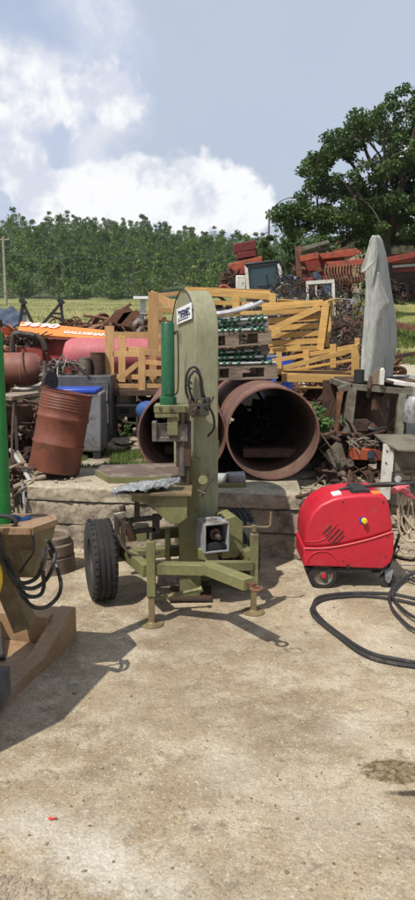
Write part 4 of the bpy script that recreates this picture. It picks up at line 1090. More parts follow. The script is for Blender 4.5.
# hopper: narrow below, wide at the top
h0 = [W(31, 531, 3.36), W(56, 522, 3.56), W(51, 517, 3.72), W(-30, 517, 3.78), W(-60, 531, 3.40)]
h1 = [W(34, 577, 3.46), W(44, 571, 3.60), W(40, 571, 3.7), W(-20, 571, 3.72), W(-50, 577, 3.5)]
mb = MB(); mb.add(h1 + h0, [(0, 1, 6, 5), (1, 2, 7, 6), (2, 3, 8, 7), (3, 4, 9, 8), (4, 0, 5, 9), (4, 3, 2, 1, 0)]); hp = mb.build('hopper', K['bronze_dark'], bm_, solid=.006, smooth=False)
lip = MB()
for i in range(5): lip.beam(h0[i], h0[(i + 1) % 5], .02, .032)
zc = sum((p.z for p in h0)) / 5
inn = [p + (sum(h0, V((0, 0, 0))) / 5 - p) * .86 + V((0, 0, .004)) for p in h0]
lip.add([p + V((0, 0, .008)) for p in h0] + inn, [(i, (i + 1) % 5, 5 + (i + 1) % 5, 5 + i) for i in range(5)]); lip.build('rim', K['bronze'], hp, smooth=False)
mb = MB(); mb.tube([W(33, 535, 3.33), W(33, 552, 3.35), W(24, 566, 3.36), W(20, 572, 3.38)], .007, 6, smoothn=5); mb.build('seam_cable', K['black'], hp)
# green press cylinder in front, cut by the frame edge
g0 = W(-4.5, 520, 3.55); g1 = W(-4.5, 362, 3.55)
mb = MB().cyl(V((g1.x, 3.55, .70)), V((g1.x, 3.55, g1.z + .15)), .042, seg=28); mb.build('green_cylinder', K['bright_green'], bm_)
# unseen tall hood added just out of view, shaped to throw the shade
hp4 = []
for (x, y) in ((-.53, 3.7), (-.695, 3.155), (-.95, 2.96), (-1.25, 3.3), (-1.0, 3.9)):
    hz_ = 1.62; hp4.append((x - .40 * hz_, y - .47 * hz_))
mb = MB().prism(hp4, (0, 0, .28), (1, 0, 0), (0, 1, 0), (0, 0, 1), 1.34); mb.build('hood', K['bronze'], bm_, bevel=.01)
mb = MB(); mb.beam(V((hp4[3][0], hp4[3][1], .12)), V((hp4[1][0], hp4[1][1], .12)), .18, .24); mb.build('shade_hood_foot', K['bronze'], bm_)
mb = MB(); mb.tube([W(-14, 556, 3.3), W(-7, 564, 3.3), W(-3, 578, 3.3), W(-6, 592, 3.3)], .03, 10, smoothn=4); mb.build('yellow_guard', K['yellow'], bm_)
p = G(-3, 700, .05); mb = MB(); mb.box(p + V((-.06, 0, .07)), (.22, .16, .15)); mb.build('grey_box', K['cab_grey'], bm_, bevel=.004)
mb = MB(); mb.cyl(G(2, 660, .05) , G(1, 600, .05) + V((-.04, 0, .25)), .02, seg=10); mb.build('rod', K['dark_steel'], bm_)
# hoses in drooping loops
lp = []
for (pts) in (((-8, 505), (-2, 530), (4, 560), (12, 577), (24, 583), (37, 577), (43, 560), (44, 548)),
              ((-10, 520), (0, 550), (10, 572), (22, 586), (34, 588), (46, 580), (53, 566), (55, 553), (50, 543), (46, 540)),
              ((-6, 540), (6, 565), (16, 585), (28, 596), (40, 595), (44, 586), (43, 572)),
              ((8, 560), (16, 582), (24, 598), (34, 607), (46, 607), (57, 598), (61, 586), (58, 570), (52, 556), (50, 548))):
    lp.append([W(u, v, 3.30 + .04 * (i % 3) + .02 * len(lp)) for i, (u, v) in enumerate(pts)])
cable('hydraulic_hose', lp, .0105, K['hose'], 'black hydraulic hoses hanging in loops below the brown hopper', 'hose')
cable('hydraulic_hose', [[W(u, v, 3.45) for u, v in ((-10, 520), (0, 516), (10, 517), (16, 522), (13, 528))]], .012, K['hose'], 'short black hose arching over the rim of the brown hopper', 'hose')
c = W(10, 520, 3.62); rg = MB()
rg.tube([W(3, 520, 3.6), W(12, 518, 3.6), W(22, 520, 3.6), W(30, 517, 3.64)], [.012, .02, .016, .01], 8, smoothn=5)
tag(rg.build('rag', K['blue_cloth'], loc=c), 'blue rag lying in the brown hopper', 'rag')

# concrete ring
cp = G(66, 548, 0)
pr = [(.125, 0), (.125, .26), (.150, .265), (.165, .25), (.165, .215), (.182, .20), (.185, .13), (.172, .12), (.178, .105), (.182, .0)]
rg = MB().lathe((cp.x, 5.38, 0), UP, [(.12, 0), (.12, .285), (.14, .30), (.162, .285), (.162, .235), (.178, .225), (.180, .15), (.170, .145), (.170, .13), (.185, .125), (.19, .0)], 40, closed=True)
tag(rg.build('concrete_ring', K['conc_ring'], loc=(cp.x, 5.38, 0)), 'brown stepped ring standing on the ground between hopper and wheel', 'ring')

# ================================================================== THINGS ON THE LEDGE
ZP = .57
def one(mb, name, mt, label, cat, loc, group=None, **k):
    return tag(mb.build(name, mt, loc=loc, **k), label, cat, group)

# leaning rusty barrel
bb = W(53.5, 471, 6.35); bb.z = ZP + .02
tilt = Matrix.Rotation(R(10.5), 3, 'Y') @ Matrix.Rotation(R(-4), 3, 'X'); bax = tilt @ UP
brl = thing('steel_barrel', bb, 'dented rusty red steel barrel leaning over on the concrete ledge', 'barrel')
Rb = .230; Hb = .735
prof = [(0, .012), (Rb - .012, .012), (Rb, 0), (Rb + .004, .012)]
for z, w in ((.26, .010), (.50, .010)): prof += [(Rb, z - .022), (Rb + .009, z - .008), (Rb + .009, z + .008), (Rb, z + .022)]
for z in (.585, .61, .635, .66, .685): prof += [(Rb, z - .010), (Rb + .005, z), (Rb, z + .010)]
prof += [(Rb, Hb - .01), (Rb + .007, Hb - .004), (Rb + .007, Hb + .004), (Rb - .006, Hb + .004), (Rb - .008, Hb - .03), (0, Hb - .03)]
mb = MB().lathe(bb + tilt @ V((0, 0, .03)), bax, prof, 56)
mb.v = [tuple(V(p) + V((0, 0, 0)) - (V(p) - bb).normalized() * .012 * max(0, mnoise.noise(V(p) * 6))) for p in mb.v]
mb.build('body', K['barrel'], brl, sharp=40)
mb = MB().cyl(bb + tilt @ V((.10, -.08, Hb - .005)), bb + tilt @ V((.10, -.08, Hb + .02)), .03, seg=14); mb.build('bung', K['steel'], brl)

# two big pipes
def bigpipe(c, r, L, yaw, wall, label):
    ax = V((math.sin(yaw), math.cos(yaw), .0)); t = thing('steel_pipe', V((c.x, c.y, c.z - r)), label, 'pipe', None)
    mb = MB().lathe(c, ax, [(r - wall, .0), (r - .004, .0), (r, .006), (r, L - .01), (r - wall, L), (r - wall, .0)], 72)
    mb.build('shell', K['pipe'], t, sharp=30)
    MB().lathe(c, ax, [(r - wall - .002, .03), (r - wall - .002, L - .02)], 72).build('lining', K['pipe_in'], t)
    return t
pr_ = V((.575, 6.08, 1.0)); bigpipe(pr_, .415, 3.7, R(-3.0), .018, 'large rusty red steel pipe right of the olive hood, open towards the camera')
pl_ = V((-.225, 6.12, .985)); bigpipe(pl_, .395, 3.7, R(-1), .016, 'large rusty steel pipe half hidden behind the olive hood')
one(MB().beam((.35, 6.75, .725), (.86, 6.72, .735), .16, .085), 'steel_beam', K['pipe'], 'reddish steel beam lying across the inside of the right pipe', 'beam', (.6, 6.7, .7), bevel=.004)
one(MB().beam((-.42, 6.9, .73), (.0, 6.9, .73), .16, .07), 'steel_beam', K['rust_dark'], 'dark rusty beam lying inside the pipe behind the olive hood', 'beam', (-.2, 6.9, .7))
mb = MB()
for k in range(14): mb.beam(V((.30 + rng.uniform(0, .55), 7.3 + rng.uniform(0, 1.5), .68 + rng.uniform(0, .10))), V((.30 + rng.uniform(0, .55), 7.3 + rng.uniform(0, 1.5), .68 + rng.uniform(0, .2))), .03, .02)
tag(mb.build('offcuts', K['rust_dark'], loc=(.55, 7.8, .6)), 'dark steel offcuts heaped in the far part of the right pipe', 'scrap', kind='stuff')
# blue barrel behind the right pipe, seen through it
def drum(name, x, y, z, r, h, mt, label, cat='drum', lid=None, grp=None):
    t = thing(name, (x, y, z), label, cat, grp)
    p = [(0, .0), (r * .96, 0), (r, .02)]
    for q in (.33, .66): p += [(r, h * q - .02), (r + .008, h * q), (r, h * q + .02)]
    p += [(r, h - .02), (r * .97, h), (0, h)]
    MB().lathe((x, y, z), UP, p, 32).build('body', mt, t)
    MB().lathe((x, y, z), UP, [(r * .9, h + .002), (r * 1.01, h + .002), (r * 1.01, h + .03), (r * .9, h + .03)], 32, closed=True).build('rim', lid or mt, t)
    return t
drum('plastic_drum', 1.02, 10.5, T(.9, 10.5), .26, .95, K['blue'], 'dark blue drum glimpsed through the far end of the right pipe')
one(MB().box((-.15, 10.2, .95), (.5, .1, .75)), 'steel_plate', K['dark_steel'], 'dark plate standing behind the far end of the left pipe', 'plate', (-.15, 10.2, .57))
one(MB().box((.62, 10.4, .90), (.42, .12, .7)), 'cabinet_door', K['black'], 'black panel standing behind the far end of the right pipe', 'panel', (.25, 10.4, .57))

# short steel tube rolls lying between pipe and hood on the ledge
a, b = W(228, 479, 5.92), W(244, 478, 5.95)
one(MB().cyl(a, b, .06, seg=18).cyl(W(214, 479, 5.98), a, .052, seg=18), 'grey_pipe', K['grey_paint'], 'grey bundle of sheet rolled up on the ledge between hood and right pipe', 'roll', a)
one(MB().beam(W(214, 486, 5.82), W(246, 486, 5.82), .05, .045), 'steel_beam', K['olive'], 'short olive beam on the ledge edge below the grey roll', 'beam', a, bevel=.003)
one(MB().tube([W(u, v, 5.7) for u, v in ((233, 512), (246, 505), (265, 501), (290, 497), (305, 496), (322, 493))], .008, 6, smoothn=5), 'iron_rod', K['rust_dark'], 'thin bent iron rod running across the shaded wall towards the washer', 'rod', W(265, 501, 5.7))

# ---- pallets with green white turned parts
def pallet(t, c, w, d, rotm, mt, nb=6):
    def P(x, y, z): return V(c) + rotm @ V((x, y, z))
    for k in range(nb):
        y = -d / 2 + (k + .5) * d / nb
        MB().box(P(0, y, .125), (w, d / nb * .72, .020), rotm).build('deck_board', mt, t)
    for y in (-d / 2 + .05, 0, d / 2 - .05):
        m_ = MB()
        for x in (-w / 2 + .07, 0, w / 2 - .07): m_.box(P(x, y, .068), (.13, .09, .09), rotm)
        m_.box(P(0, y, .0115), (w, .09, .019), rotm)
        m_.build('bearer', mt, t)
def rods_load(c, w, d, rotm, label, seed, silver):
    r = random.Random(seed); t = thing('turned_rods', c, label, 'metal rods')
    g1, w1 = MB(), MB()
    def P(x, y, z): return V(c) + rotm @ V((x, y, z))
    for lay in range(3):
        for k in range(8):
            y = -d / 2 + (k + .5) * d / 8 + r.uniform(-.02, .02); z = .03 + lay * .042 + r.uniform(-.008, .012); tw = r.uniform(-.03, .03)
            w1.tube([P(-w / 2, y, z), P(w / 2 - r.uniform(-.03, .12), y + tw, z + tw)], .013, 8)
            for q in range(12):
                x = -w / 2 + .04 + (q + (lay % 2) * .5) * w / 12.5; f_ = (x + w / 2) / w
                if r.random() < .8: g1.sphere(P(x + r.uniform(-.012, .012), y + tw * f_, z + tw * f_), .0235, 8, 5)
    g1.build('green_knob', K['cyl_green'], t)['kind'] = 'stuff'; w1.build('rod', K['bright_steel'], t)['kind'] = 'stuff'
    if silver:
        s = MB(); s.tube([P(-w / 2, -d / 2, .17), P(0, -d / 2 + .02, .19), P(w / 2 - .14, -d / 2 + .04, .235), P(w / 2 - .04, -d / 2 + .05, .27)], .022, 8, smoothn=5)
        s.tube([P(-w / 2, -d / 2 + .10, .18), P(0, -d / 2 + .14, .20), P(w / 2 - .12, -d / 2 + .14, .26)], .020, 8, smoothn=5); s.build('silver_tube', K['bright_steel'], t)
rm1 = Matrix.Rotation(R(-1.5), 3, 'Y') @ Matrix.Rotation(R(6), 3, 'Z')
x0 = .235
t = thing('wooden_pallet', (x0, 7.35, 1.415), 'lower weathered pallet resting on top of the big pipes', 'pallet'); pallet(t, (x0, 7.35, 1.415), .84, .9, rm1, K['wood_old'])
rods_load(V((x0, 7.3, 1.555)), .80, .8, rm1, 'green and white turned rods on the lower pallet above the pipes', 4, False)
rm2 = Matrix.Rotation(R(-4), 3, 'Y') @ Matrix.Rotation(R(4), 3, 'Z')
t = thing('wooden_pallet', (x0 - .02, 7.3, 1.735), 'upper weathered pallet tilted on top of the lower load of rods', 'pallet'); pallet(t, (x0 - .02, 7.3, 1.735), .78, .85, rm2, K['wood_old'])
for s in (-1, 1):
    for q in (-1, 1): pass
MB().box((x0 - .33, 7.0, 1.70), (.07, .07, .10)).build('spacer', K['wood_old'], t); MB().box((x0 + .33, 7.0, 1.715), (.07, .07, .10)).build('spacer', K['wood_old'], t)
rods_load(V((x0 - .03, 7.26, 1.88)), .72, .8, rm2, 'green and white turned rods with two silver tubes on the upper pallet', 9, True)
one(MB().box((x0 - .0, 7.72, 1.93), (.86, .03, .12), Matrix.Rotation(R(-4), 3, 'Y')).beam((x0 - .4, 6.92, 2.015), (x0 + .52, 7.0, 2.055), .05, .014), 'grey_board', K['wood_old'], 'thin grey board along the top of the upper load of rods', 'board', (x0, 7.3, 1.9))

# ---- pine crates: frames made of boards, each board a part
def boards(name, label, lst, mt, loc, cat='crate', group=None, th=.022):
    t = thing(name, loc, label, cat, group)
    for e in lst:
        nm, p, q, w = e[:4]; tk = e[4] if len(e) > 4 else th
        up = e[5] if len(e) > 5 else (0, 1, 0)
        # w is the visible width, tk the thickness in depth
        MB().beam(p, q, w, tk, up=up).build(nm, mt, t, bevel=.002)
    return t
def F(lst, Y):  # front rectangles given as picture points at one depth
    return [(n, W(a[0], a[1], Y + dy), W(b[0], b[1], Y + dy), w) for (n, a, b, w, dy) in lst]
wm = 1 / 84.0   # metres per photo pixel near 8.3 m
# left crate
Y = 8.3
fr_ = F([('post', (109.5, 390), (109.5, 326), .11, 0), ('post', (142, 390), (142, 347), .085, -.02), ('post', (122, 382), (122, 336), .085, .42),
         ('rail', (106, 335), (150, 335), .075, .60), ('rail', (113, 354), (150, 354), .065, .0), ('rail', (113, 386), (164, 386), .05, .0), ('brace', (118, 380), (140, 362), .06, .03),
         ('rail', (145, 352), (168, 355), .07, -.03), ('rail', (145, 362), (168, 364), .055, .30), ('rail', (145, 373), (168, 373), .075, -.03), ('rail', (112, 377), (140, 377), .06, .5)], Y)
fr_ += [('rail', W(109, 388, Y), W(111, 386, Y + .65), .08, .022, (0, 0, 1)), ('rail', W(142, 351, Y), W(124, 349, Y + .65), .02, .07, (0, 0, 1))]
boards('wooden_crate', 'open pine crate frame on the left above the small white table', fr_, K['wood_p'], W(130, 390, Y))
# tall leaning frame behind the green cylinder
Y = 8.75
fr_ = F([('post', (153, 352), (153.5, 292), .13, 0), ('post', (160, 352), (160, 294), .05, .5), ('rail', (150, 294), (176, 306), .10, .1), ('rail', (158, 309), (172, 311), .06, .25), ('rail', (158, 322), (172, 323), .06, .25),
         ('rail', (158, 336), (176, 337), .06, .25), ('rail', (158, 348), (215, 349), .07, .25), ('rail', (150, 296), (215, 290), .05, .5)], Y)
fr_ += [('post', W(153, 391, Y), W(153, 352, Y), .09, .06)]
boards('wooden_crate', 'tall pine crate standing on end behind the green cylinder', fr_, K['wood_p'], W(153, 391, Y))
# long top pallet crate
Y = 9.0
fr_ = F([('rail', (185, 291), (276, 297), .085, 0), ('rail', (185, 313), (276, 313), .05, 0), ('rail', (200, 302), (276, 305), .055, .02), ('post', (272.5, 294), (272.5, 314), .08, -.015), ('block', (236, 296), (236, 313), .09, -.012),
         ('rail', (185, 290), (270, 294), .06, .35), ('rail', (185, 289), (270, 292), .06, .7), ('block', (200, 293), (200, 312), .09, -.012)], Y)
fr_ += [('deck_board', W(196, 291.5, Y + .1), W(275, 296, Y + .1), .022, .14, (0, 1, 0)), ('deck_board', W(196, 290.5, Y + .4), W(272, 294, Y + .4), .022, .14, (0, 1, 0))]
boards('wooden_crate', 'long yellow pine crate topmost in the stack behind the loaded pallets', fr_, K['wood_y'], W(236, 314, Y))
# tilted box with solid boards and a diagonal
Y = 8.7
fr_ = []
for k in range(6):
    v0 = 303 + k * 7.6
    fr_.append(('slat', W(262, v0 + 3, Y + .05 + k * .0), W(323, v0 - .5, Y + .05), .068, .02, (0, 1, 0)))
fr_ += F([('post', (326, 303), (320, 350), .085, -.05), ('post', (333, 301), (327, 347), .035, .25), ('brace', (268, 331), (320, 307), .07, -.04), ('rail', (262, 309), (328, 303), .05, -.02), ('rail', (262, 350), (322, 348), .06, -.03)], Y)
fr_ += [('rail', W(326, 303, Y), W(336, 300, Y + .6), .05, .05, (0, 0, 1))]
boards('wooden_crate', 'yellow pine box with a diagonal brace standing behind the lowest open crate', fr_, K['wood_y'], W(295, 350, Y))
one(MB().beam(W(278, 300, 9.2), W(324, 303, 9.2), .02, .30, up=(0, 1, 0)), 'board_sheet', K['wood_y'], 'flat yellow board lying on top of the braced pine box', 'board', W(300, 302, 9.2))
# front open crate
Y = 8.0
fr_ = F([('post', (354.5, 385), (354.5, 345), .07, 0), ('rail', (276, 378), (352, 379), .085, 0), ('rail', (276, 370), (352, 350), .055, .02), ('rail', (276, 373), (352, 360), .03, .5), ('post', (279, 384), (279, 352), .06, 0),
         ('rail', (272, 361), (356, 346), .05, .62), ('post', (333, 368), (333, 344), .07, .6), ('post', (306, 370), (306, 350), .07, .6), ('rail', (300, 388), (356, 388), .03, .3)], Y)
fr_ += [('rail', W(354, 350, Y), W(359, 345, Y + .62), .022, .07, (0, 0, 1)), ('deck_board', W(282, 374, Y + .15), W(350, 376, Y + .15), .018, .12, (0, 1, 0)), ('deck_board', W(282, 371, Y + .4), W(350, 372, Y + .4), .018, .12, (0, 1, 0)),
        ('brace', W(282, 368, Y + .3), W(345, 354, Y + .3), .10, .02, (0, 0, 1)), ('post', W(357, 384, Y + .62), W(357, 338, Y + .62), .05, .05)]
boards('wooden_crate', 'lowest yellow pine crate, open on top, next to the grey standing sheet', fr_, K['wood_y'], W(315, 388, Y))
# extra boards between
fr_ = F([('slat', (168, 330), (216, 327), .07, 0), ('slat', (168, 342), (216, 340), .07, 0), ('slat', (168, 366), (215, 364), .06, 0), ('slat', (268, 336), (280, 330), .06, -.6), ('slat', (268, 352), (300, 347), .06, -.5)], 9.0)
boards('wooden_crate', 'pine crate mostly hidden between the olive hood and the loaded pallets', fr_, K['wood_y'], W(190, 370, 9.0))

# rusty trestle bench that carries the crates
def bench(x0, x1, y0, y1, z, name, label, mt, zt=.06):
    t = thing(name, ((x0 + x1) / 2, (y0 + y1) / 2, ZP), label, 'bench')
    for (a, b) in ((x0, y0), (x1, y0), (x0, y1), (x1, y1)): MB().beam((a, b, ZP - .02), (a, b, z - zt), .05, .05).build('leg', mt, t)
    for y in (y0, y1): MB().beam((x0 - .03, y, z - zt / 2), (x1 + .03, y, z - zt / 2), .06, zt).build('rail', mt, t)
    MB().box(((x0 + x1) / 2, (y0 + y1) / 2, z - .012), (x1 - x0 - .02, y1 - y0 - .08, .016)).build('top', mt, t)
a_ = W(103, 388, 8.15); b_ = W(172, 388, 8.15); bench(a_.x, b_.x, 8.15, 9.3, W(130, 390, 8.2).z, 'steel_bench', 'dark steel bench below the left pine crates', K['rust_dark'])
a_ = W(275, 388, 7.9); b_ = W(358, 388, 7.9); bench(.0, b_.x, 8.35, 9.5, 1.40, 'steel_bench', 'dark rusty bench carrying the right pine crates', K['rust_dark'])
# drawer table in the shade
tb0 = W(125, 432, 8.6); tb0.z = .57
t = thing('small_table', tb0, 'small white enamel table with an open drawer front under the left crates', 'table')
zt = 1.02; w_, d_ = .36, .4
MB().box((tb0.x, 8.6, zt), (w_ + .04, d_, .03)).build('top', K['white'], t, bevel=.004)
MB().box((tb0.x, 8.6, zt - .08), (w_, d_ - .04, .13)).build('drawer_case', K['tan_metal'], t)
MB().box((tb0.x + .02, 8.39, zt - .07), (.12, .02, .05)).build('drawer_opening', K['black'], t)
for sx_ in (-1, 1):
    for sy_ in (-1, 1): MB().beam((tb0.x + sx_ * w_ * .47, 8.6 + sy_ * .17, ZP), (tb0.x + sx_ * w_ * .47, 8.6 + sy_ * .17, zt - .14), .022, .022).build('leg', K['white'], t)
c = W(125, 397, 8.6); one(MB().lathe((tb0.x, 8.6, zt + .016), UP, [(0, 0), (.14, 0), (.155, .04), (.15, .10), (.0, .10)], 24), 'white_basin', K['white'], 'upturned white basin on the small enamel table', 'basin', (tb0.x, 8.6, zt))
mb = MB(); c = W(150, 412, 8.1); mb.sphere(c, .17, 14, 9, (1.0, .7, .75)); mb.v = [tuple(V(p) + (V(p) - c).normalized() * .035 * mnoise.noise(V(p) * 9)) for p in mb.v]
mb.v = [(a, b, max(c_, ZP)) for a, b, c_ in mb.v]
one(mb, 'sack', K['blue_cloth'], 'blue sack lying on the ledge left of the half hidden pipe', 'sack', c)
# extra scrap under the crates
def scrap(mb, c, s, n, r, kinds='bpdt', sc=1.0):
    for k in range(n):
        p = V((c[0] + r.uniform(-1, 1) * s[0], c[1] + r.uniform(-1, 1) * s[1], c[2] + r.uniform(0, 1) ** 1.4 * s[2])); kd = r.choice(kinds)
        d = V((r.gauss(0, 1), r.gauss(0, 1), r.gauss(0, .45))).normalized(); L = r.uniform(.12, .5) * sc
        if kd == 'b': mb.beam(p - d * L, p + d * L, r.uniform(.015, .05) * sc, r.uniform(.01, .04) * sc)
        elif kd == 'p': mb.box(p, (r.uniform(.1, .4) * sc, r.uniform(.08, .3) * sc, r.uniform(.006, .02)), Matrix.Rotation(r.uniform(0, 6), 3, 'Z') @ Matrix.Rotation(r.gauss(0, .7), 3, 'X'))
        elif kd == 'd': q = d.orthogonal().normalized(); rr_ = r.uniform(.05, .16) * sc; mb.lathe(p, q, [(rr_ * .35, 0), (rr_, 0), (rr_, .03 * sc), (rr_ * .35, .03 * sc)], 16, closed=True)
        elif kd == 't': mb.tube([p - d * L, p + V((r.gauss(0, .06), r.gauss(0, .06), .05)) * sc, p + d * L], r.uniform(.008, .03) * sc, 7, smoothn=3)
        elif kd == 'x': mb.box(p, (r.uniform(.08, .25) * sc, r.uniform(.08, .2) * sc, r.uniform(.06, .2) * sc), Matrix.Rotation(r.uniform(0, 6), 3, 'Z') @ Matrix.Rotation(r.gauss(0, .3), 3, 'X'))
        elif kd == 'o':
            q = d; e = q.orthogonal().normalized(); f = q.cross(e); rr_ = r.uniform(.06, .2) * sc
            mb.tube([p + e * rr_ * math.cos(a * .5236) + f * rr_ * math.sin(a * .5236) for a in range(13)], .012 * sc, 5)
            for a in range(6): mb.tube([p, p + e * rr_ * math.cos(a * 1.047) + f * rr_ * math.sin(a * 1.047)], .006 * sc, 4)
def heap(name, label, mt, c, s, n, seed, kinds='bpdt', sc=1.0):
    mb = MB(); scrap(mb, c, s, n, random.Random(seed), kinds, sc)
    return tag(mb.build(name, mt, loc=c), label, 'scrap', kind='stuff')
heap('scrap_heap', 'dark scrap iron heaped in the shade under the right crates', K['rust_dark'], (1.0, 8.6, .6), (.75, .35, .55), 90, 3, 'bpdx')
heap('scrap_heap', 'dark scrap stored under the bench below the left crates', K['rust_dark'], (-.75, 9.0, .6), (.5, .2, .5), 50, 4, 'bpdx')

# dark cabinet, grey tank with blue lid, cans
Y = 7.95; xa_, xb_ = W(52, 400, Y).x, W(111, 400, Y).x; zt = W(80, 376, Y).z
cb = thing('steel_cabinet', ((xa_ + xb_) / 2, Y + .25, ZP), 'dark grey steel cabinet behind the barrel with cans on top', 'cabinet')
MB().box(((xa_ + xb_) / 2, Y + .28, (ZP + zt) / 2), (xb_ - xa_, .56, zt - ZP)).build('body', K['cab_grey'], cb, bevel=.008)
MB().box((xa_ + (xb_ - xa_) * .8, Y - .012, (ZP + zt) / 2), (.22, .02, zt - ZP - .12)).build('door', K['cab_grey'], cb, bevel=.004)
MB().box((xb_ - .06, Y - .03, W(108, 396, Y).z), (.05, .015, .10)).build('plate', K['grey_paint'], cb)
Y = 7.3; xa_, xb_ = W(52, 400, Y).x, W(101, 400, Y).x; z1 = W(80, 393, Y).z
tk = thing('plastic_tank', ((xa_ + xb_) / 2, Y + .2, ZP), 'grey plastic tank with a bright blue lid between barrel and cabinet', 'tank')
MB().box(((xa_ + xb_) / 2, Y + .21, (ZP + z1) / 2 + .03), (xb_ - xa_, .42, z1 - ZP - .06)).build('body', K['ibc'], tk, bevel=.02)
MB().box(((xa_ + xb_) / 2 - .03, Y + .21, z1 + .018), (xb_ - xa_ - .02, .44, .045)).build('lid', K['blue'], tk, bevel=.012)
for x in (xa_ + .06, xb_ - .06): MB().box((x, Y + .2, ZP + .03), (.08, .38, .07)).build('foot', K['black'], tk)
def can(u, Y, w, z0, z1, mt, label):
    x = W(u, 370, Y).x; t = thing('tin_can', (x, Y, z0), label, 'can'); MB().lathe((x, Y, z0), UP, [(0, 0), (w, 0), (w, z1 - z0), (w - .006, z1 - z0), (w - .006, .04), (0, .04)], 26).build('body', mt, t)
    MB().lathe((x, Y, z1), UP, [(w, -.006), (w + .005, 0), (w, .006)], 26).build('rim', mt, t)
zc_ = zt + .002
can(85, 8.15, .068, zc_, W(85, 358, 8.15).z, K['tan_metal'], 'grey brown tin can on the cabinet nearer to the scrap bundle')
can(98, 8.25, .085, zc_, W(98, 353, 8.25).z, K['rust_dark'], 'larger dark rusty can on the cabinet by the left crate')
mb = MB(); scrap(mb, (W(60, 370, 8.15).x, 8.2, zc_), (.22, .12, .13), 36, random.Random(8), 'btdp', .5); tag(mb.build('scrap_bundle', K['steel'], loc=(W(60, 370, 8.15).x, 8.2, zc_)), 'bundle of greyish steel parts on the left of the dark cabinet', 'scrap', kind='stuff')

# ---- left: brown tank, bench, plough piece, hanging junk
Y = 8.4; zc_ = W(20, 370, Y).z; xr = W(41, 370, Y).x
tk = thing('steel_tank', (xr - 1, Y, ZP), 'brown horizontal cylindrical tank at the left edge behind the barrel', 'tank')
MB().lathe((xr - 2.2, Y, zc_), (1, .04, 0), [(0, 0), (.205, .02), (.205, 2.05), (.19, 2.13), (.13, 2.19), (0, 2.21)], 40).build('shell', K['tank_brown'], tk)
MB().lathe((xr - .22, Y, zc_), (1, .04, 0), [(.207, 0), (.213, .003), (.213, .02), (.207, .023)], 40).build('band', K['tank_brown'], tk)
for x in (xr - .45, xr - 1.6): MB().box((x, Y, (ZP + zc_ - .18) / 2), (.06, .34, zc_ - .18 - ZP + .06)).build('stand', K['rust_dark'], tk)
# bench with plank left
t = thing('plank_bench', (W(18, 400, 7.2).x, 7.2, ZP - .2), 'rough plank on a dark iron stand in front of the brown tank', 'bench')
a_, b_ = W(2, 398, 7.0), W(31, 393, 7.3)
MB().beam(a_, b_, .30, .035).build('plank', K['wood_old'], t)
for (u, v) in ((5, 402), (15, 400)): MB().beam(W(u, v, 7.05), V((W(u, v, 7.05).x, 7.05, ZP - .25)), .03, .03).build('leg', K['dark_steel'], t)
MB().beam(W(1, 403, 7.0), W(17, 402, 7.02), .05, .06).build('stretcher', K['dark_steel'], t)
# plough piece with round wheel
t = thing('plough_part', W(42, 392, 7.4), 'old plough part with a small wheel and a pointed blade above the barrel', 'plough part')
MB().lathe(W(50, 382, 7.4), V((.9, -.5, 0)), [(.02, -.02), (.11, -.02), (.125, 0), (.11, .02), (.02, .02)], 26, closed=True).build('wheel', K['dark_steel'], t)
MB().tube([W(45, 361, 7.35), W(45, 376, 7.35), W(42, 384, 7.35), W(30, 389, 7.3), W(12, 389, 7.3)], [.02, .028, .03, .025, .008], 8, smoothn=5).build('beam', K['steel'], t)
MB().prism([(0, 0), (.10, .035), (.36, .05), (.40, .02), (.14, -.03)], W(12, 390, 7.28), (1, 0, 0), (0, 0, 1), (0, 1, 0), .012).build('blade', K['dark_steel'], t)
MB().tube([W(47, 393, 7.4), W(47, 400, 7.4), V((W(50, 400, 7.4).x, 7.4, ZP))], .02, 7).build('stalk', K['dark_steel'], t)
# pile of sticks and iron at the left below the barrel
def stick(p, q, r_, mt, label, nm='wooden_stick', cat='stick'):
    m_ = V(p).lerp(V(q), .5) + V((rng.uniform(-.02, .02), 0, .02)); one(MB().tube([p, m_, q], [r_, r_ * .9, r_ * .7], 8, smoothn=4), nm, mt, label, cat, p)
stick(W(-5, 499, 6.05), W(46, 476, 6.15), .028, K['wood_old'], 'thick crooked stick lying level at the foot of the barrel')
stick(W(11, 450, 6.6), W(30, 481, 6.1), .022, K['tarp_grey'], 'pale weathered stake leaning down to the barrel foot')
stick(W(18, 452, 6.5), W(36, 480, 6.1), .018, K['wood_old'], 'thin stake leaning next to the pale one')
stick(W(-4, 478, 6.1), W(26, 462, 6.3), .016, K['wood_old'], 'thin stick lying across the other stakes left of the barrel')
stick(W(14, 402, 6.95), W(14, 512, 6.0), .012, K['rust_dark'], 'long dark iron bar hanging down left of the barrel', 'iron_bar', 'bar')
stick(W(22, 480, 6.0), W(25, 516, 5.9), .014, K['grey_paint'], 'short grey iron bar at the left end of the wall', 'iron_bar', 'bar')
heap('scrap_heap', 'rusty scrap and broken wood piled at the left end of the ledge', K['rust_dark'], (-1.95, 6.4, .12), (.32, .35, .55), 90, 5, 'bpdtb', .8)
heap('wood_scrap', 'splintered wood among the scrap left of the ledge', K['wood_old'], (-1.9, 6.2, .2), (.28, .3, .35), 34, 6, 'b', .55)
heap('scrap_heap', 'dark scrap under the brown tank at the left edge', K['rust_dark'], (-2.3, 8.0, .5), (.5, .5, .6), 110, 15, 'bpdxt', 1.0)

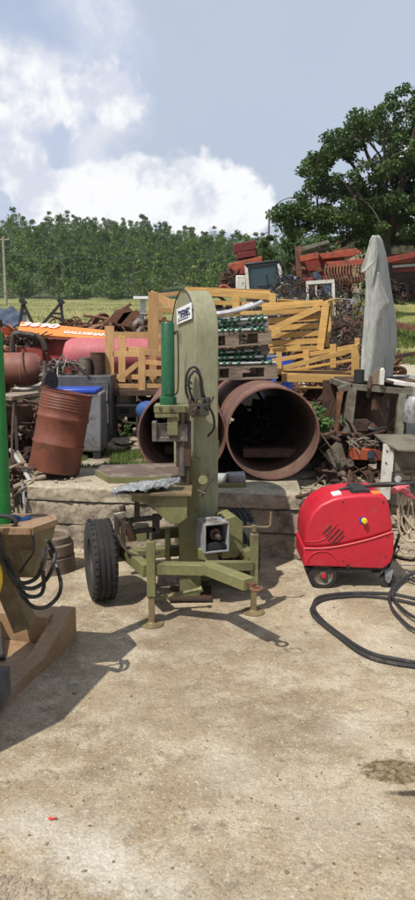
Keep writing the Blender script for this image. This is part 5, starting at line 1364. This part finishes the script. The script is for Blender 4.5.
# ---- orange baler with lettering and red side, pink tank
Y = 11.0
bl = thing('orange_baler', (W(60, 380, Y).x, Y + .5, T(-2, 11)), 'orange farm baler with white lettering and a dark red side behind the cabinet', 'baler')
p0, p1, p2, p3 = W(19, 322, Y + .35), W(112, 331.5, Y + .35), W(105, 339.5, Y - .1), W(17, 333, Y - .1)
p0 = W(21, 321.5, Y + .3); p1 = W(114, 331, Y + .3)
nrm_ = (p1 - p0).cross(p3 - p0).normalized()
if nrm_.z < 0: nrm_ = -nrm_
q = [p0, p1, p2, p3]
MB().add([a for a in q] + [a - nrm_ * .03 for a in q], [(0, 1, 2, 3), (7, 6, 5, 4), (0, 4, 5, 1), (1, 5, 6, 2), (2, 6, 7, 3), (3, 7, 4, 0)]).build('hood_panel', K['orange'], bl, smooth=False)
ex = (p2 - p3).normalized(); ey = (p0 - p3) - ex * (p0 - p3).dot(ex); ey.normalize(); nrm_ = ex.cross(ey)
text_mesh('number', '3690', .20, K['white_clean'], bl, p3.lerp(p0, .70) + (p2 - p3) * .22 + nrm_ * .022, ex, ey, nrm_, bold=.006, shear=.25, sx=1.45)
text_mesh('lettering', 'GALLIGNANI', .115, K['white_clean'], bl, p2.lerp(p1, .34) + (p3 - p2) * .25 + nrm_ * .022, ex, ey, nrm_, bold=.004, shear=.1, sx=1.05)
a_, b_ = W(36, 338, Y + .05), W(106, 342, Y + .05)
sd_ = [(a_.x, a_.z), (b_.x, b_.z), (b_.x, .9), (a_.x + .2, .9), (a_.x - .1, 1.5)]
MB().prism(sd_, (0, Y + .05, 0), (1, 0, 0), (0, 0, 1), (0, 1, 0), .9).build('side_panel', K['red_paint'], bl, bevel=.01)
MB().box(W(29, 352, Y - .2) + V((0, .3, -.1)), (.40, .5, .34)).build('gearbox_cover', K['red_paint'], bl, bevel=.02)
mb = MB(); scrap(mb, W(26, 343, Y - .1), (.30, .1, .14), 34, random.Random(30), 'dtxb', .5); mb.build('drive', K['dark_steel'], bl)
MB().tube([W(12, 352, Y - .2), W(14, 335, Y - .2), W(24, 334, Y - .2), W(40, 338, Y - .2), W(46, 350, Y - .2)], .045, 8, smoothn=5).build('duct', K['dark_steel'], bl)
Y = 9.9
pk = thing('pink_tank', (W(110, 380, Y).x, Y, T(-1, 10)), 'faded pink red rounded tank between the orange baler and the left crate', 'tank')
zc_ = W(80, 356, Y).z; xl_ = W(61, 350, Y).x
MB().lathe((xl_, Y + .1, zc_ + .0), (1, 0, 0), [(0, .02), (.12, .025), (.20, .06), (.245, .14), (.255, .25), (.255, 1.35), (.22, 1.45), (0, 1.5)], 40).build('shell', K['pink'], pk)
for x in (xl_ + .3, xl_ + 1.1): MB().box((x, Y + .1, (zc_ - .2 + .57) / 2), (.07, .4, zc_ - .2 - .57 + .05)).build('stand', K['rust_dark'], pk)

# tarpaulin and black iron frames left
Y = 13.5
def tarp(s, t): 
    p = W(-30 + 56 * s, 326 - 20 * t * (1 - .35 * s * s), Y + .9 * t); n = mnoise.noise(V((s * 6, t * 5, 0))); return p + V((0, 0, n * .12))
tag(sheet(tarp, 30, 14).build('tarpaulin', K['blue_dark'], loc=W(0, 326, Y), solid=.02), 'dark blue tarpaulin thrown over machinery at the left edge', 'tarpaulin')
heap('scrap_heap', 'dark machinery under the blue tarpaulin at the left edge', K['rust_dark'], (W(5, 335, 12.8).x, 13.0, .9), (.8, .5, .95), 110, 16, 'bpdxt', 1.3)
heap('orange_scrap', 'orange red machine parts at the left edge below the blue tarpaulin', K['orange_red'], (W(3, 345, 11.9).x, 11.9, 1.5), (.22, .3, .45), 18, 17, 'dxp', .9)
def tri(u0, v0, u1, v1, u2, v2, Y, label):
    mb = MB(); mb.beam(W(u0, v0, Y), W(u1, v1, Y), .05, .05, up=(0, 1, 0)); mb.beam(W(u1, v1, Y), W(u2, v2, Y), .05, .05, up=(0, 1, 0)); mb.beam(W(u1 - 2, v1, Y), W(u1 + 2, v1 - 3, Y), .12, .10, up=(0, 1, 0))
    mb.beam(W((u0 + u1) / 2, (v0 + v1) / 2, Y), W((u2 + u1) / 2, (v2 + v1) / 2, Y), .04, .04, up=(0, 1, 0))
    tag(mb.build('iron_trestle', K['black'], loc=W(u0, v0, Y)), label, 'trestle')
tri(20, 324, 23, 303, 33, 324, 13.0, 'black iron frame standing beside the blue tarpaulin')
tri(43, 324, 61, 303, 63, 324, 14.0, 'black triangular iron frame above the orange baler')
# scrap row on the field edge
heap('scrap_heap', 'rusty scrap iron heap between the black iron frame and the left crates', K['rust'], (W(98, 325, 15).x, 15.2, 1.2), (1.15, .6, .95), 170, 21, 'bpdto', 1.5)
heap('scrap_heap', 'low dark scrap at the field edge behind the orange baler', K['rust_dark'], (W(105, 330, 14).x, 14.2, 1.0), (1.0, .4, .8), 120, 22, 'bpdto', 1.3)
heap('scrap_heap', 'brown scrap iron further back along the field edge', K['rust'], (W(80, 315, 19).x, 19.5, 1.3), (2.1, .6, .8), 130, 23, 'bpdt', 1.6)
for (a, b, lab_) in (((112, 322), (121, 312), 'rusty blade sticking up left of the white drum'),((120, 325), (128, 311), 'rusty curved blade nearest to the white drum')):
    mb = MB(); mb.prism([(-.1, 0), (.18, -.04), (.42, .22), (.36, .30), (.08, .24)], W(a[0], a[1], 14.5), (1, 0, 0), (0, 0, 1), (0, 1, 0), .03); tag(mb.build('mouldboard', K['rust'], loc=W(a[0], a[1], 14.5)), lab_, 'blade')
d0 = W(138, 328, 15); drum('white_drum', d0.x, 15, d0.z - .25, .14, .52, K['grey_paint'], 'pale grey drum standing in the scrap left of the tall crate')
t = thing('white_table', W(142, 316, 17), 'small white roofed stand behind the tall crate', 'stand')
MB().box(W(143, 298, 17), (.42, .4, .06)).build('top', K['white_clean'], t); MB().beam(W(143, 299, 17), W(143, 322, 17), .12, .10, up=(0, 1, 0)).build('post', K['white'], t)

# ---- tractor cab
Y = 25.0
def cabm(): 
    o = W(264, 300, Y); t = thing('tractor_cab', (o.x, Y + .7, T(o.x, Y)), 'old tractor cab with dark glass and pale frame standing among the scrap', 'tractor cab')
    A_, B_, C_, D_ = W(246, 266, Y), W(278, 262, Y), W(283, 287, Y), W(248, 291, Y)
    off = V((.15, 1.3, .05))
    MB().add([A_, B_, C_, D_, A_ + off, B_ + off, C_ + off, D_ + off], [(0, 1, 2, 3), (7, 6, 5, 4), (0, 4, 5, 1), (1, 5, 6, 2), (2, 6, 7, 3), (3, 7, 4, 0)]).build('glass', K['cyan_glass'], t, smooth=False)
    for (p, q, w, m_) in ((A_, B_, .14, 'black'), (B_, C_, .10, 'white'), (C_, D_, .12, 'black'), (D_, A_, .10, 'white')): MB().beam(p - V((0, .03, 0)), q - V((0, .03, 0)), w, .10, up=(0, 1, 0)).build('frame', K[m_], t)
    MB().add([A_ + V((-.06, -.10, .0)), B_ + V((.06, -.10, .0)), B_ + off + V((.05, 0, .02)), A_ + off + V((-.05, 0, .02)), A_ + V((-.04, -.10, .09)), B_ + V((.04, -.10, .09)), B_ + off + V((.03, 0, .12)), A_ + off + V((-.03, 0, .12))], [(0, 1, 2, 3), (7, 6, 5, 4), (0, 4, 5, 1), (1, 5, 6, 2), (2, 6, 7, 3), (3, 7, 4, 0)]).build('roof', K['black'], t, bevel=.03)
    for (a, b) in (((283, 263), (286, 292)), ((279, 262), (284, 270))): MB().beam(W(a[0], a[1], Y - .05), W(b[0], b[1], Y - .05), .07, .06, up=(0, 1, 0)).build('grab_bar', K['black'], t)
    MB().add([W(251, 270, Y - .06), W(275, 267, Y - .06), W(279, 284, Y - .06), W(252, 287, Y - .06)], [(0, 1, 2, 3)]).build('windscreen', K['cyan_glass'], t, smooth=False, solid=.01)
    MB().box(W(265, 297, Y + .3) + V((0, .3, -.5)), (1.25, 1.2, 1.5)).build('body', K['dark_steel'], t, bevel=.03)
    MB().tube([W(255, 283, Y - .05), W(266, 272, Y - .05)], .02, 6).build('wiper', K['black'], t)
    MB().box(W(258, 294, Y - .1), (.2, .1, .22)).build('lamp', K['yellow'], t)
    MB().box(W(241, 284, Y) + V((0, .2, 0)), (.35, .3, .6)).build('step_box', K['white'], t, bevel=.03)
cabm()
# red seeder behind the cab
Y = 28
t = thing('red_seeder', (W(246, 290, Y).x, Y, T(W(246, 290, Y).x, Y)), 'red and maroon farm implement rising behind the left of the tractor cab', 'farm implement')
def slab(u0, v0, u1, v1, h, dep, Y, mt, nm):
    a, b = W(u0, v0, Y), W(u1, v1, Y); MB().add([a, b, b - V((0, 0, h)), a - V((0, 0, h)), a + V((0, dep, .1)), b + V((0, dep, .1)), b + V((0, dep, -h)), a + V((0, dep, -h))], [(0, 1, 2, 3), (7, 6, 5, 4), (0, 4, 5, 1), (1, 5, 6, 2), (2, 6, 7, 3), (3, 7, 4, 0)]).build(nm, mt, t, bevel=.015)
slab(234, 244, 256, 240, .34, .8, Y, K['maroon'], 'hopper'); slab(237, 253, 256, 250, .22, .7, Y, K['maroon'], 'hopper_base')
slab(229, 264, 262, 256, .28, .9, Y - .2, K['orange_red'], 'side_board'); slab(231, 270, 250, 267, .22, .8, Y - .2, K['red_paint'], 'lower_board')
for (a, b) in (((240, 248), (242, 262)), ((254, 245), (260, 262)), ((236, 272), (236, 300)), ((250, 268), (252, 300))): MB().beam(W(a[0], a[1], Y + .2), W(b[0], b[1], Y + .2), .09, .09, up=(0, 1, 0)).build('strut', K['rust'], t)
MB().tube([W(219, 287, 20), W(226, 286, 20), W(234, 294, 20)], .04, 7, smoothn=5).build('curved_arm', K['orange_red'], t)
mb = MB(); scrap(mb, W(236, 290, Y), (.5, .4, .7), 40, random.Random(41), 'btdx', 1.4); mb.build('frame', K['rust_dark'], t)
# hood lid / bonnet right of the cab
Y = 23
tag(sheet(lambda s, t_: W(276 + 22 * s, 290 - 6 * math.sin(math.pi * s) * (1 - .3 * t_) + 2 * t_, Y + t_ * .8), 14, 5).build('bonnet', K['grey_paint'], loc=W(287, 290, Y), solid=.04), 'grey rounded bonnet lying right of the tractor cab', 'bonnet')
heap('scrap_heap', 'dark tangle of iron wheels and bars between the tractor cab and the grey sheet', K['dark_steel'], (W(305, 320, 17).x, 17.2, 1.0), (1.9, 1.0, 1.6), 620, 31, 'botdob', .8)
heap('scrap_heap', 'rusty bars and rings tangled in front of the red harvester', K['rust_dark'], (W(325, 320, 15).x, 15.2, .9), (1.1, .7, 1.2), 240, 32, 'botdop', .75)
heap('scrap_heap', 'silver grey steel bars in the tangle right of the tractor cab', K['grey_paint'], (W(300, 300, 18).x, 17.4, 1.6), (1.6, 1.2, 1.3), 150, 33, 'btox', .55)
heap('blue_scrap', 'few bluish painted parts on the tangle right of the tractor cab', K['blue_dark'], (W(297, 283, 19).x, 19, 2.9), (.9, .4, .5), 30, 34, 'bpx', .8)
heap('scrap_heap', 'scrap under the tractor cab behind the yellow crates', K['dark_steel'], (W(262, 300, 21).x, 21, 1.3), (1.9, .8, 1.5), 140, 35, 'bpdxt', 1.6)
heap('scrap_heap', 'rusty scrap behind the yellow crate stack', K['rust'], (W(200, 310, 20).x, 20, 1.3), (1.6, .8, .8), 90, 36, 'bpdt', 1.5)
# white pipe frame
Y = 16
t = thing('pipe_rack', W(320, 300, Y), 'white painted pipe frame sticking out of the scrap tangle', 'rack')
for (a, b, w) in (((306, 283), (334, 281), .075), ((307, 283), (308, 312), .05), ((333, 282), (334, 316), .06), ((316, 283), (316, 300), .03)): MB().beam(W(a[0], a[1], Y), W(b[0], b[1], Y), w, w * .8, up=(0, 1, 0)).build('tube', K['white'], t)
# big red harvester header
Y = 22
t = thing('red_harvester', (W(328, 300, Y).x, Y + .5, T(W(328, 300, Y).x, Y)), 'large red and rusty harvesting machine with tines heaped in front of the barn', 'farm machine')
def plate(pts, dep, mt, nm, Y=Y): 
    q = [W(u, v, Y) for u, v in pts]; n = len(q)
    MB().add(q + [p + V((0, dep, .0)) for p in q], [tuple(range(n)), tuple(range(2 * n - 1, n - 1, -1))] + [(i, n + i, n + (i + 1) % n, (i + 1) % n) for i in range(n)]).build(nm, mt, t, bevel=.01)
plate([(319, 254), (356, 248), (362, 252), (352, 256), (322, 259)], .6, K['orange_red'], 'top_cover', 21.6)
plate([(298, 264), (320, 258), (345, 256), (344, 264), (322, 268), (300, 274)], .8, K['red_paint'], 'side_panel', 22)
plate([(304, 272), (326, 270), (326, 277), (308, 279)], .7, K['maroon'], 'lower_panel', 21.8)
plate([(326, 262), (372, 258), (372, 263), (330, 268)], .4, K['orange_red'], 'rail_cover', 21.2)
plate([(296, 247), (301, 245), (302, 276), (298, 277)], .3, K['rust'], 'end_plate', 21.6)
plate([(298, 248), (328, 240), (330, 243), (300, 252)], .25, K['wood_green'], 'green_bar', 22.6)
plate([(300, 253), (334, 245), (335, 247), (302, 256)], .25, K['wood_green'], 'green_bar', 22.8)
plate([(362, 262), (415, 252), (432, 250), (432, 254), (372, 266)], .5, K['red_paint'], 'long_cover', 24)
plate([(333, 250), (348, 246), (350, 256), (336, 262)], .5, K['rust'], 'gear_case', 22.4)
plate([(302, 278), (330, 276), (332, 284), (306, 286)], .5, K['red_paint'], 'lower_panel', 21.3)
plate([(330, 268), (352, 266), (353, 274), (332, 277)], .4, K['orange_red'], 'mid_panel', 21.5)
plate([(300, 256), (318, 252), (319, 258), (301, 262)], .4, K['orange_red'], 'front_panel', 21.4)
plate([(336, 279), (362, 276), (362, 282), (337, 286)], .4, K['rust'], 'lower_panel', 21.1)
for k in range(14): MB().tube([W(326 + k * 3.0, 264, 21), W(325 + k * 3.0, 272, 20.8), W(328 + k * 3.0, 281, 20.7)], .022, 5, smoothn=3).build('tine', K['rust'], t)
mb = MB(); scrap(mb, W(322, 280, 21.3) - V((0, 0, .3)), (.9, .3, .7), 120, random.Random(44), 'btdox', .6); mb.build('rotor', K['rust'], t)
mb = MB(); scrap(mb, W(316, 258, 22.9) - V((0, 0, .1)), (.45, .2, .2), 26, random.Random(46), 'bt', 1.0); mb.build('rake', K['rust_dark'], t)
for (a, b) in (((299, 275), (300, 318)), ((326, 272), (327, 318)), ((350, 268), (350, 318))): MB().beam(W(a[0], a[1], 22), W(b[0], b[1], 22), .10, .10, up=(0, 1, 0)).build('leg', K['rust_dark'], t)
heap('scrap_heap', 'rusty scrap heaped round the red harvester', K['rust'], (W(335, 296, 20).x, 20, 1.6), (1.3, .7, 1.2), 140, 37, 'btdop', .9)
# red tractor at far right
Y = 28
t = thing('red_tractor', (W(400, 310, Y).x, Y + .5, T(W(400, 310, Y).x, Y)), 'orange red tractor with a white stripe at the right edge behind the grey sheet', 'tractor')
plate([(389, 259), (392, 254), (424, 252), (424, 262), (389, 264)], .7, K['orange_red'], 'bonnet', Y)
plate([(388, 265.5), (426, 262.5), (426, 265.5), (388, 268.5)], .72, K['white'], 'stripe', Y - .02)
plate([(392, 269), (426, 266), (426, 271), (392, 273)], .7, K['red_paint'], 'lower_panel', Y)
MB().box(W(402, 285, Y + .2) + V((.2, .2, 0)), (1.4, .7, 1.0)).build('engine', K['dark_steel'], t)
for (u, v, r_) in ((386, 298, .42), (405, 300, .44), (419, 293, .62)):
    c = W(u, v, Y - .2); MB().lathe(c, V((.55, -.8, 0)), [(r_ * .5, -.12), (r_ * .93, -.14), (r_, -.08), (r_, .08), (r_ * .93, .14), (r_ * .5, .12)], 28, closed=True).build('tyre', K['rubber'], t)
    MB().lathe(c, V((.55, -.8, 0)), [(0, -.04), (r_ * .3, -.05), (r_ * .52, -.12), (r_ * .52, .1)], 22).build('rim', K['pink'] if u < 400 else K['grey_paint'], t)
MB().tube([W(379, 262, Y), W(379, 270, Y), W(386, 274, Y)], .07, 8, smoothn=4).build('exhaust', K['rust'], t)
heap('scrap_heap', 'dark implements around the wheels of the red tractor', K['rust_dark'], (W(402, 300, 27).x, 27.2, 2.9), (1.3, .5, 1.0), 120, 38, 'botd', 1.0)
one(MB().beam(W(392, 324, 22), W(440, 332, 20.5), .16, .16), 'steel_beam', K['rust'], 'long rusty beam lying on the grass right of the grey sheet', 'beam', W(400, 325, 21))
one(MB().beam(W(388, 358, 11), W(430, 351, 11.4), .05, .06), 'steel_beam', K['rust_dark'], 'thin dark beam lying on the gravel right of the grey sheet', 'beam', W(400, 357, 11))
heap('scrap_heap', 'small rusty pieces lying around the foot of the bank behind the lowest crate', K['rust'], (W(345, 350, 12).x, 12, .75), (1.0, .8, .75), 120, 39, 'bpdto', 1.0)

# ---- tall grey sheet bent like a cowl
Y = 7.55
def edge(vv, tab):
    return np.interp(vv, [a for a, b in tab], [b for a, b in tab])
Lt = [(235, 373), (240, 370), (260, 367), (275, 365.5), (290, 366), (320, 364), (360, 361), (388, 360.5)]
Md = [(235, 376), (245, 377), (270, 379), (290, 381), (310, 380), (345, 378), (388, 374)]
Rt = [(235, 378.5), (240, 382), (255, 386), (290, 391), (320, 396), (345, 396.5), (365, 393), (388, 392)]
def cowl(s, t_):
    v = 388 - t_ * 152.5
    l, m_, r_ = edge(v, Lt), edge(v, Md), edge(v, Rt)
    if s < .5: u = l + (m_ - l) * s * 2; y = Y - .10 - .30 * (s * 2) * min(1, (388 - v) / 120 + .5) * .6
    else: u = m_ + (r_ - m_) * (s - .5) * 2; y = Y - .28 + .95 * ((s - .5) * 2)
    y += .05 * mnoise.noise(V((s * 3, t_ * 5, 2)))
    return W(u, v, y)
ck = thing('grey_cowl', W(378, 386, Y), 'tall pale grey sheet bent like a pointed cowl standing on the frame at the right', 'sheet')
sheet(cowl, 36, 60).build('shell', K['tarp_grey'], ck, solid=.010, sharp=50)
def flap(s, t_):   # hooked flap at the top left
    u0 = 375 - 1.5 * t_; v0 = 236 + 38 * t_
    ul = np.interp(t_, [0, .3, .8, 1], [373, 368.5, 362, 361]); vl = np.interp(t_, [0, .3, .8, 1], [236, 246, 267, 273])
    ur = np.interp(t_, [0, .3, .8, 1], [376, 375.5, 374, 363]); vr = np.interp(t_, [0, .3, .8, 1], [236, 246, 262, 272.5])
    return W(ul + (ur - ul) * s, vl + (vr - vl) * s, Y - .36 - .10 * s + .04 * math.sin(s * 3))
sheet(flap, 12, 26).build('flap', K['tarp_grey'], ck, solid=.010)
def fold(s, t_):   # lit pointed fold in the middle
    ul = np.interp(t_, [0, .35, 1], [378, 371, 362.5]); vl = np.interp(t_, [0, .35, 1], [272, 300, 387])
    ur = np.interp(t_, [0, .22, .42, .62, 1], [378.5, 385, 389.5, 381, 373]); vr = np.interp(t_, [0, .22, .42, .62, 1], [272, 292, 303, 322, 387])
    return W(ul + (ur - ul) * s, vl + (vr - vl) * s, Y - .40 - .05 * math.sin(math.pi * s) + .10 * t_)
sheet(fold, 14, 40).build('fold', K['tarp_grey'], ck, solid=.010)

# ---- rack under the cowl
Y = 7.0; zt = W(370, 386, Y).z; xl_, xr_ = W(343, 385, Y).x, W(409, 392, Y).x
rk = thing('steel_rack', ((xl_ + xr_) / 2, 7.4, .5), 'greenish grey box frame rack at the right edge with dark interior', 'rack')
for (p, q, w, tk_) in ((W(352, 388, Y), W(343, 468, Y - .1), .085, .08), (W(402, 394, Y), W(397, 455, Y - .1), .075, .07), (W(352, 388, 7.9), V((W(352, 388, Y).x, 7.9, .5)), .07, .07), (V((xr_, 7.9, zt)), V((xr_, 7.9, .5)), .07, .07)):
    MB().beam(p, q, w, tk_, up=(0, 1, 0)).build('post', K['wood_green'], rk, bevel=.003)
for (p, q) in ((W(338, 390, Y), W(352, 386, Y)), (W(350, 386.5, Y), W(412, 392, Y)), (W(350, 385.5, Y + .9), V((xr_ + .1, 7.9, zt))), (V((xl_ + .05, Y, zt)), V((xl_ + .05, 7.9, zt))), (V((xr_, Y, zt - .03)), V((xr_, 7.9, zt - .03)))):
    MB().beam(p, q, .06, .06).build('rail', K['wood_green'], rk, bevel=.003)
MB().box(((xl_ + xr_) / 2 + .1, 7.93, (zt + .5) / 2), (xr_ - xl_ + .3, .02, zt - .5)).build('back_sheet', K['rust_dark'], rk)
MB().box(((xl_ + xr_) / 2 + .12, 7.5, zt + .034), (xr_ - xl_ + .1, .85, .012)).build('top_sheet', K['rust_dark'], rk)
t = thing('chair_shell', W(374, 432, 7.3), 'dark brown moulded hood hanging inside the rack', 'shell')
def sh(s, t_):
    v = 396 + 36 * t_; u = 363 + 22 * s + 3 * (t_ - .5) * (1 - 2 * s) * -1; return W(u, v, 7.3 - .14 * math.sin(math.pi * s) - .06 * t_ ** 2)
sheet(sh, 16, 14).build('shell', K['rust_dark'], t, solid=.008)
MB().tube([W(361, 431, 7.2), W(364, 427, 7.15), W(375, 430, 7.1), W(384, 428, 7.15), W(386, 434, 7.2)], .02, 8, smoothn=5).build('rim', K['black'], t)
MB().tube([W(371, 376, 7.0), W(369, 388, 6.95), W(368, 397, 7.0)], .018, 7).build('hook', K['rust_dark'], t)
heap('scrap_heap', 'dark scrap piled in the bottom of the rack', K['rust_dark'], ((xl_ + xr_) / 2, 7.4, .55), (.33, .3, .28), 70, 51, 'bpdxt', .8)
c = W(360.5, 378, 6.98); one(MB().lathe(V((c.x, 7.05, zt + .03)), UP, [(.045, 0), (.052, 0), (.052, .13), (.045, .13)], 24, closed=True), 'pipe_piece', K['black'], 'short black pipe piece standing on the rack beside the grey cowl', 'pipe', (c.x, 7.05, zt))
mb = MB(); p = W(374, 384, 6.98); mb.prism([(-.06, 0), (.07, 0), (.10, .05), (.09, .15), (.05, .17), (-.01, .10)], p, (1, 0, 0), (0, 0, 1), (0, 1, 0), .03); one(mb, 'wood_block', K['wood_old'], 'broken brown board leaning in front of the grey cowl', 'board', p)
mb = MB(); p = W(381, 385, 6.93); mb.prism([(-.012, 0), (.03, 0), (.035, .14), (.02, .17), (-.008, .15)], p, (1, 0, 0), (0, 0, 1), (0, 1, 0), .06); one(mb, 'white_strip', K['white'], 'short white upright strip in front of the grey cowl', 'strip', p, bevel=.005)
p = W(402, 384, 7.2); one(MB().box(p + V((.05, .1, .0)), (.34, .5, .05), Matrix.Rotation(R(8), 3, 'Y')), 'slab', K['white'], 'pale slab lying on the right end of the rack', 'slab', p, bevel=.01)
p = W(411, 410, 6.9); mb = MB().lathe(p - V((0, 0, .14)), (.15, 0, 1), [(0, 0), (.075, .01), (.09, .05), (.09, .22), (.06, .27), (0, .28)], 20); one(mb, 'float', K['grey_paint'], 'pale rounded canister at the right edge beside the rack', 'canister', p)
mb = MB().box(W(385, 376, 8.3) + V((.4, 0, -.45)), (.9, .5, .9)); one(mb, 'rubble_block', K['tarp_grey'], 'pale block behind the rack on the right', 'block', W(385, 390, 8.3), bevel=.03)

# left iron stand with lugs
t = thing('iron_stand', W(336, 470, 6.6), 'rusty iron stand with drilled lugs between the right pipe and the rack', 'stand')
for (a, b, w) in (((342, 389), (333, 445), .03), ((338, 392), (337, 462), .025), ((329, 437), (344, 437), .03), ((341, 435), (352, 470), .045)): MB().beam(W(a[0], a[1], 6.65), W(b[0], b[1], 6.6), w, .03, up=(0, 1, 0)).build('bar', K['rust'], t)
for (u, v, r_) in ((343, 461, .030), (350, 463, .035), (342, 474, .030), (336, 458, .025)):
    MB().lathe(W(u, v, 6.3), (.1, -1, .2), [(r_ * .4, -.01), (r_, -.01), (r_, .012), (r_ * .4, .012)], 18, closed=True).build('lug', K['tan_metal'], t)
MB().prism([(0, .12), (.05, .10), (.12, -.12), (.04, -.16), (-.12, .0)], W(336, 455, 6.35), (1, 0, 0), (0, 0, 1), (0, 1, 0), .02).build('bracket', K['tan_metal'], t)
MB().beam(W(342, 471, 6.25), W(346, 484, 6.2), .035, .02, up=(0, 1, 0)).build('link', K['tan_metal'], t)
heap('scrap_heap', 'small iron parts lying on the rubble behind the red washer', K['rust_dark'], (1.35, 6.3, .52), (.35, .2, .12), 60, 52, 'btdp', .45)
heap('scrap_heap', 'rusty iron parts between the right pipe and the rack', K['rust_dark'], (1.25, 6.75, .55), (.28, .3, .45), 90, 53, 'btdpx', .6)
# red orange box with engine parts on top
Y = 6.35; c = W(366, 453, Y)
t = thing('red_box', c - V((0, 0, .05)), 'orange red steel box with greasy engine parts on top, left of the white cabinet', 'box')
MB().box(c, (.28, .2, .10), Matrix.Rotation(R(2), 3, 'Y')).build('body', K['orange_red'], t, bevel=.004)
MB().box(c + V((0.02, -.104, 0)), (.06, .006, .06)).build('plate', K['blue_dark'], t)
for x in (-.12, .12): MB().beam(c + V((x, 0, -.05)), V((c.x + x, Y, .5)), .03, .03).build('leg', K['rust_dark'], t)
mb = MB(); scrap(mb, c + V((.0, 0, .05)), (.15, .07, .07), 30, random.Random(61), 'btdx', .35); tag(mb.build('engine_parts', K['tan_metal'], loc=c), 'greasy small engine parts heaped on the orange red box', 'scrap', kind='stuff')

# white cabinet with slanted lid
Y = 5.95
t = thing('white_cabinet', (W(400, 490, Y).x, Y + .2, ZP), 'white sided metal cabinet with a sloping grey brown lid behind the washer', 'cabinet')
q = [W(384, 444, Y), W(394.5, 446, Y), W(391, 500, Y), W(379.5, 500, Y)]
MB().add(q + [p + V((0, .04, 0)) for p in q], [(0, 1, 2, 3), (7, 6, 5, 4), (0, 4, 5, 1), (1, 5, 6, 2), (2, 6, 7, 3), (3, 7, 4, 0)]).build('side_panel', K['white'], t, bevel=.004)
q = [W(394, 450, Y + .03), W(440, 450, Y + .03), W(440, 505, Y + .03), W(391, 505, Y + .03)]
MB().add(q + [p + V((0, .45, 0)) for p in q], [(0, 1, 2, 3), (7, 6, 5, 4), (0, 4, 5, 1), (1, 5, 6, 2), (2, 6, 7, 3), (3, 7, 4, 0)]).build('body', K['tan_metal'], t)
q = [W(374, 434, Y + .45), W(412, 434, Y + .5), W(440, 445, Y - .05), W(440, 452, Y - .08), W(398, 449.5, Y - .08), W(381, 440, Y + .05)]
MB().add(q + [p - V((0, 0, .012)) for p in q], [tuple(range(6)), tuple(range(11, 5, -1))] + [(i, 6 + i, 6 + (i + 1) % 6, (i + 1) % 6) for i in range(6)]).build('lid', K['tan_metal'], t, smooth=False)
for (a, b) in (((393, 472), (440, 471)), ((393, 472), (391, 500)), ((412, 472), (411, 500))): MB().beam(W(a[0], a[1], Y - .02), W(b[0], b[1], Y - .02), .016, .016, up=(0, 1, 0)).build('frame_bar', K['dark_steel'], t)
MB().cyl(W(398, 479, Y), W(398, 479, Y - .03), .03, seg=16).build('gauge', K['grey_paint'], t)
for (u, v) in ((387, 451), (386, 463)): MB().cyl(W(u, v, Y), W(u, v, Y - .006), .008, seg=10).build('hole', K['black'], t)
c = W(404, 483, Y - .15)
stick(W(296, 497, 5.55), W(390, 483, 5.6), .016, K['rust_dark'], 'long rusty rod lying on the rubble behind the washer', 'iron_bar', 'bar')
stick(W(305, 500, 5.5), W(350, 488, 5.6), .022, K['wood_old'], 'pale stick on the rubble behind the washer')
c = W(318, 492, 5.55); mb = MB(); scrap(mb, c, (.08, .05, .04), 26, random.Random(66), 'o', .12); scrap(mb, c, (.09, .05, .04), 16, random.Random(67), 't', .2)
one(mb, 'twine', K['beige_hose'], 'tangle of yellowish twine on the broken end of the wall', 'twine', c)
for k, (u, v, r_) in enumerate(((405, 553, .07), (412, 546, .09), (401, 560, .05), (416, 560, .08))):
    pass

# ------------------------------------------------------------------ summer haze
hm = bpy.data.materials.new('haze'); hm.use_nodes = True; hN = hm.node_tree.nodes; hL = hm.node_tree.links; hN.clear()
ho = hN.new('ShaderNodeOutputMaterial'); hv = hN.new('ShaderNodeVolumePrincipled'); hv.inputs['Color'].default_value = (.80, .87, 1.0, 1); hv.inputs['Density'].default_value = .00025; hv.inputs['Anisotropy'].default_value = .2
hL.new(hv.outputs[0], ho.inputs['Volume'])
hb = MB().box((0, 430, 28), (1000, 980, 66))
tag(hb.build('haze', hm, loc=(0, 430, 28), smooth=False), 'thin pale summer haze over the yard and hill', 'haze', kind='stuff')

rakes = []
def rake_wheel(c, r_, ax, label):
    t = thing('rake_wheel', c, label, 'rake wheel', 'dark hay rake wheels in the scrap tangle'); ax = V(ax).normalized(); e = ax.orthogonal().normalized(); f = ax.cross(e)
    MB().tube([V(c) + e * r_ * math.cos(a * math.pi / 12) + f * r_ * math.sin(a * math.pi / 12) for a in range(25)], .018, 6).build('rim', K['dark_steel'], t)
    MB().lathe(c, ax, [(0, -.03), (.06, -.03), (.06, .03), (0, .03)], 12).build('hub', K['rust'], t)
    sp = MB()
    for k in range(20):
        a = k * math.pi / 10; d = e * math.cos(a) + f * math.sin(a); g_ = e * math.cos(a + .25) + f * math.sin(a + .25); sp.tube([V(c) + d * .05, V(c) + d * r_, V(c) + g_ * (r_ + .17)], .008, 4)
    sp.build('tines', K['dark_steel'], t)
RL = ['second dark spoked rake wheel from the left, just behind the yellow crate edge', 'dark spoked rake wheel below the left leg of the white rack', 'dark spoked rake wheel directly under the white rack',
      'dark spoked rake wheel right of the braced yellow box', 'lowest dark spoked rake wheel, nearest the foot of the grey sheet', 'highest dark spoked rake wheel between the white rack and the grey sheet', 'leftmost dark spoked rake wheel beside the tractor cab']
for i, (u, v, Y_, r_) in enumerate(((290, 300, 16.2, .42), (300, 306, 15.8, .42), (311, 312, 15.4, .42), (322, 318, 15.0, .42), (333, 324, 14.6, .40), (336, 303, 16.5, .38), (284, 292, 17.4, .40))):
    rake_wheel(W(u, v, Y_), r_, (.75, -.65, .1), RL[i])
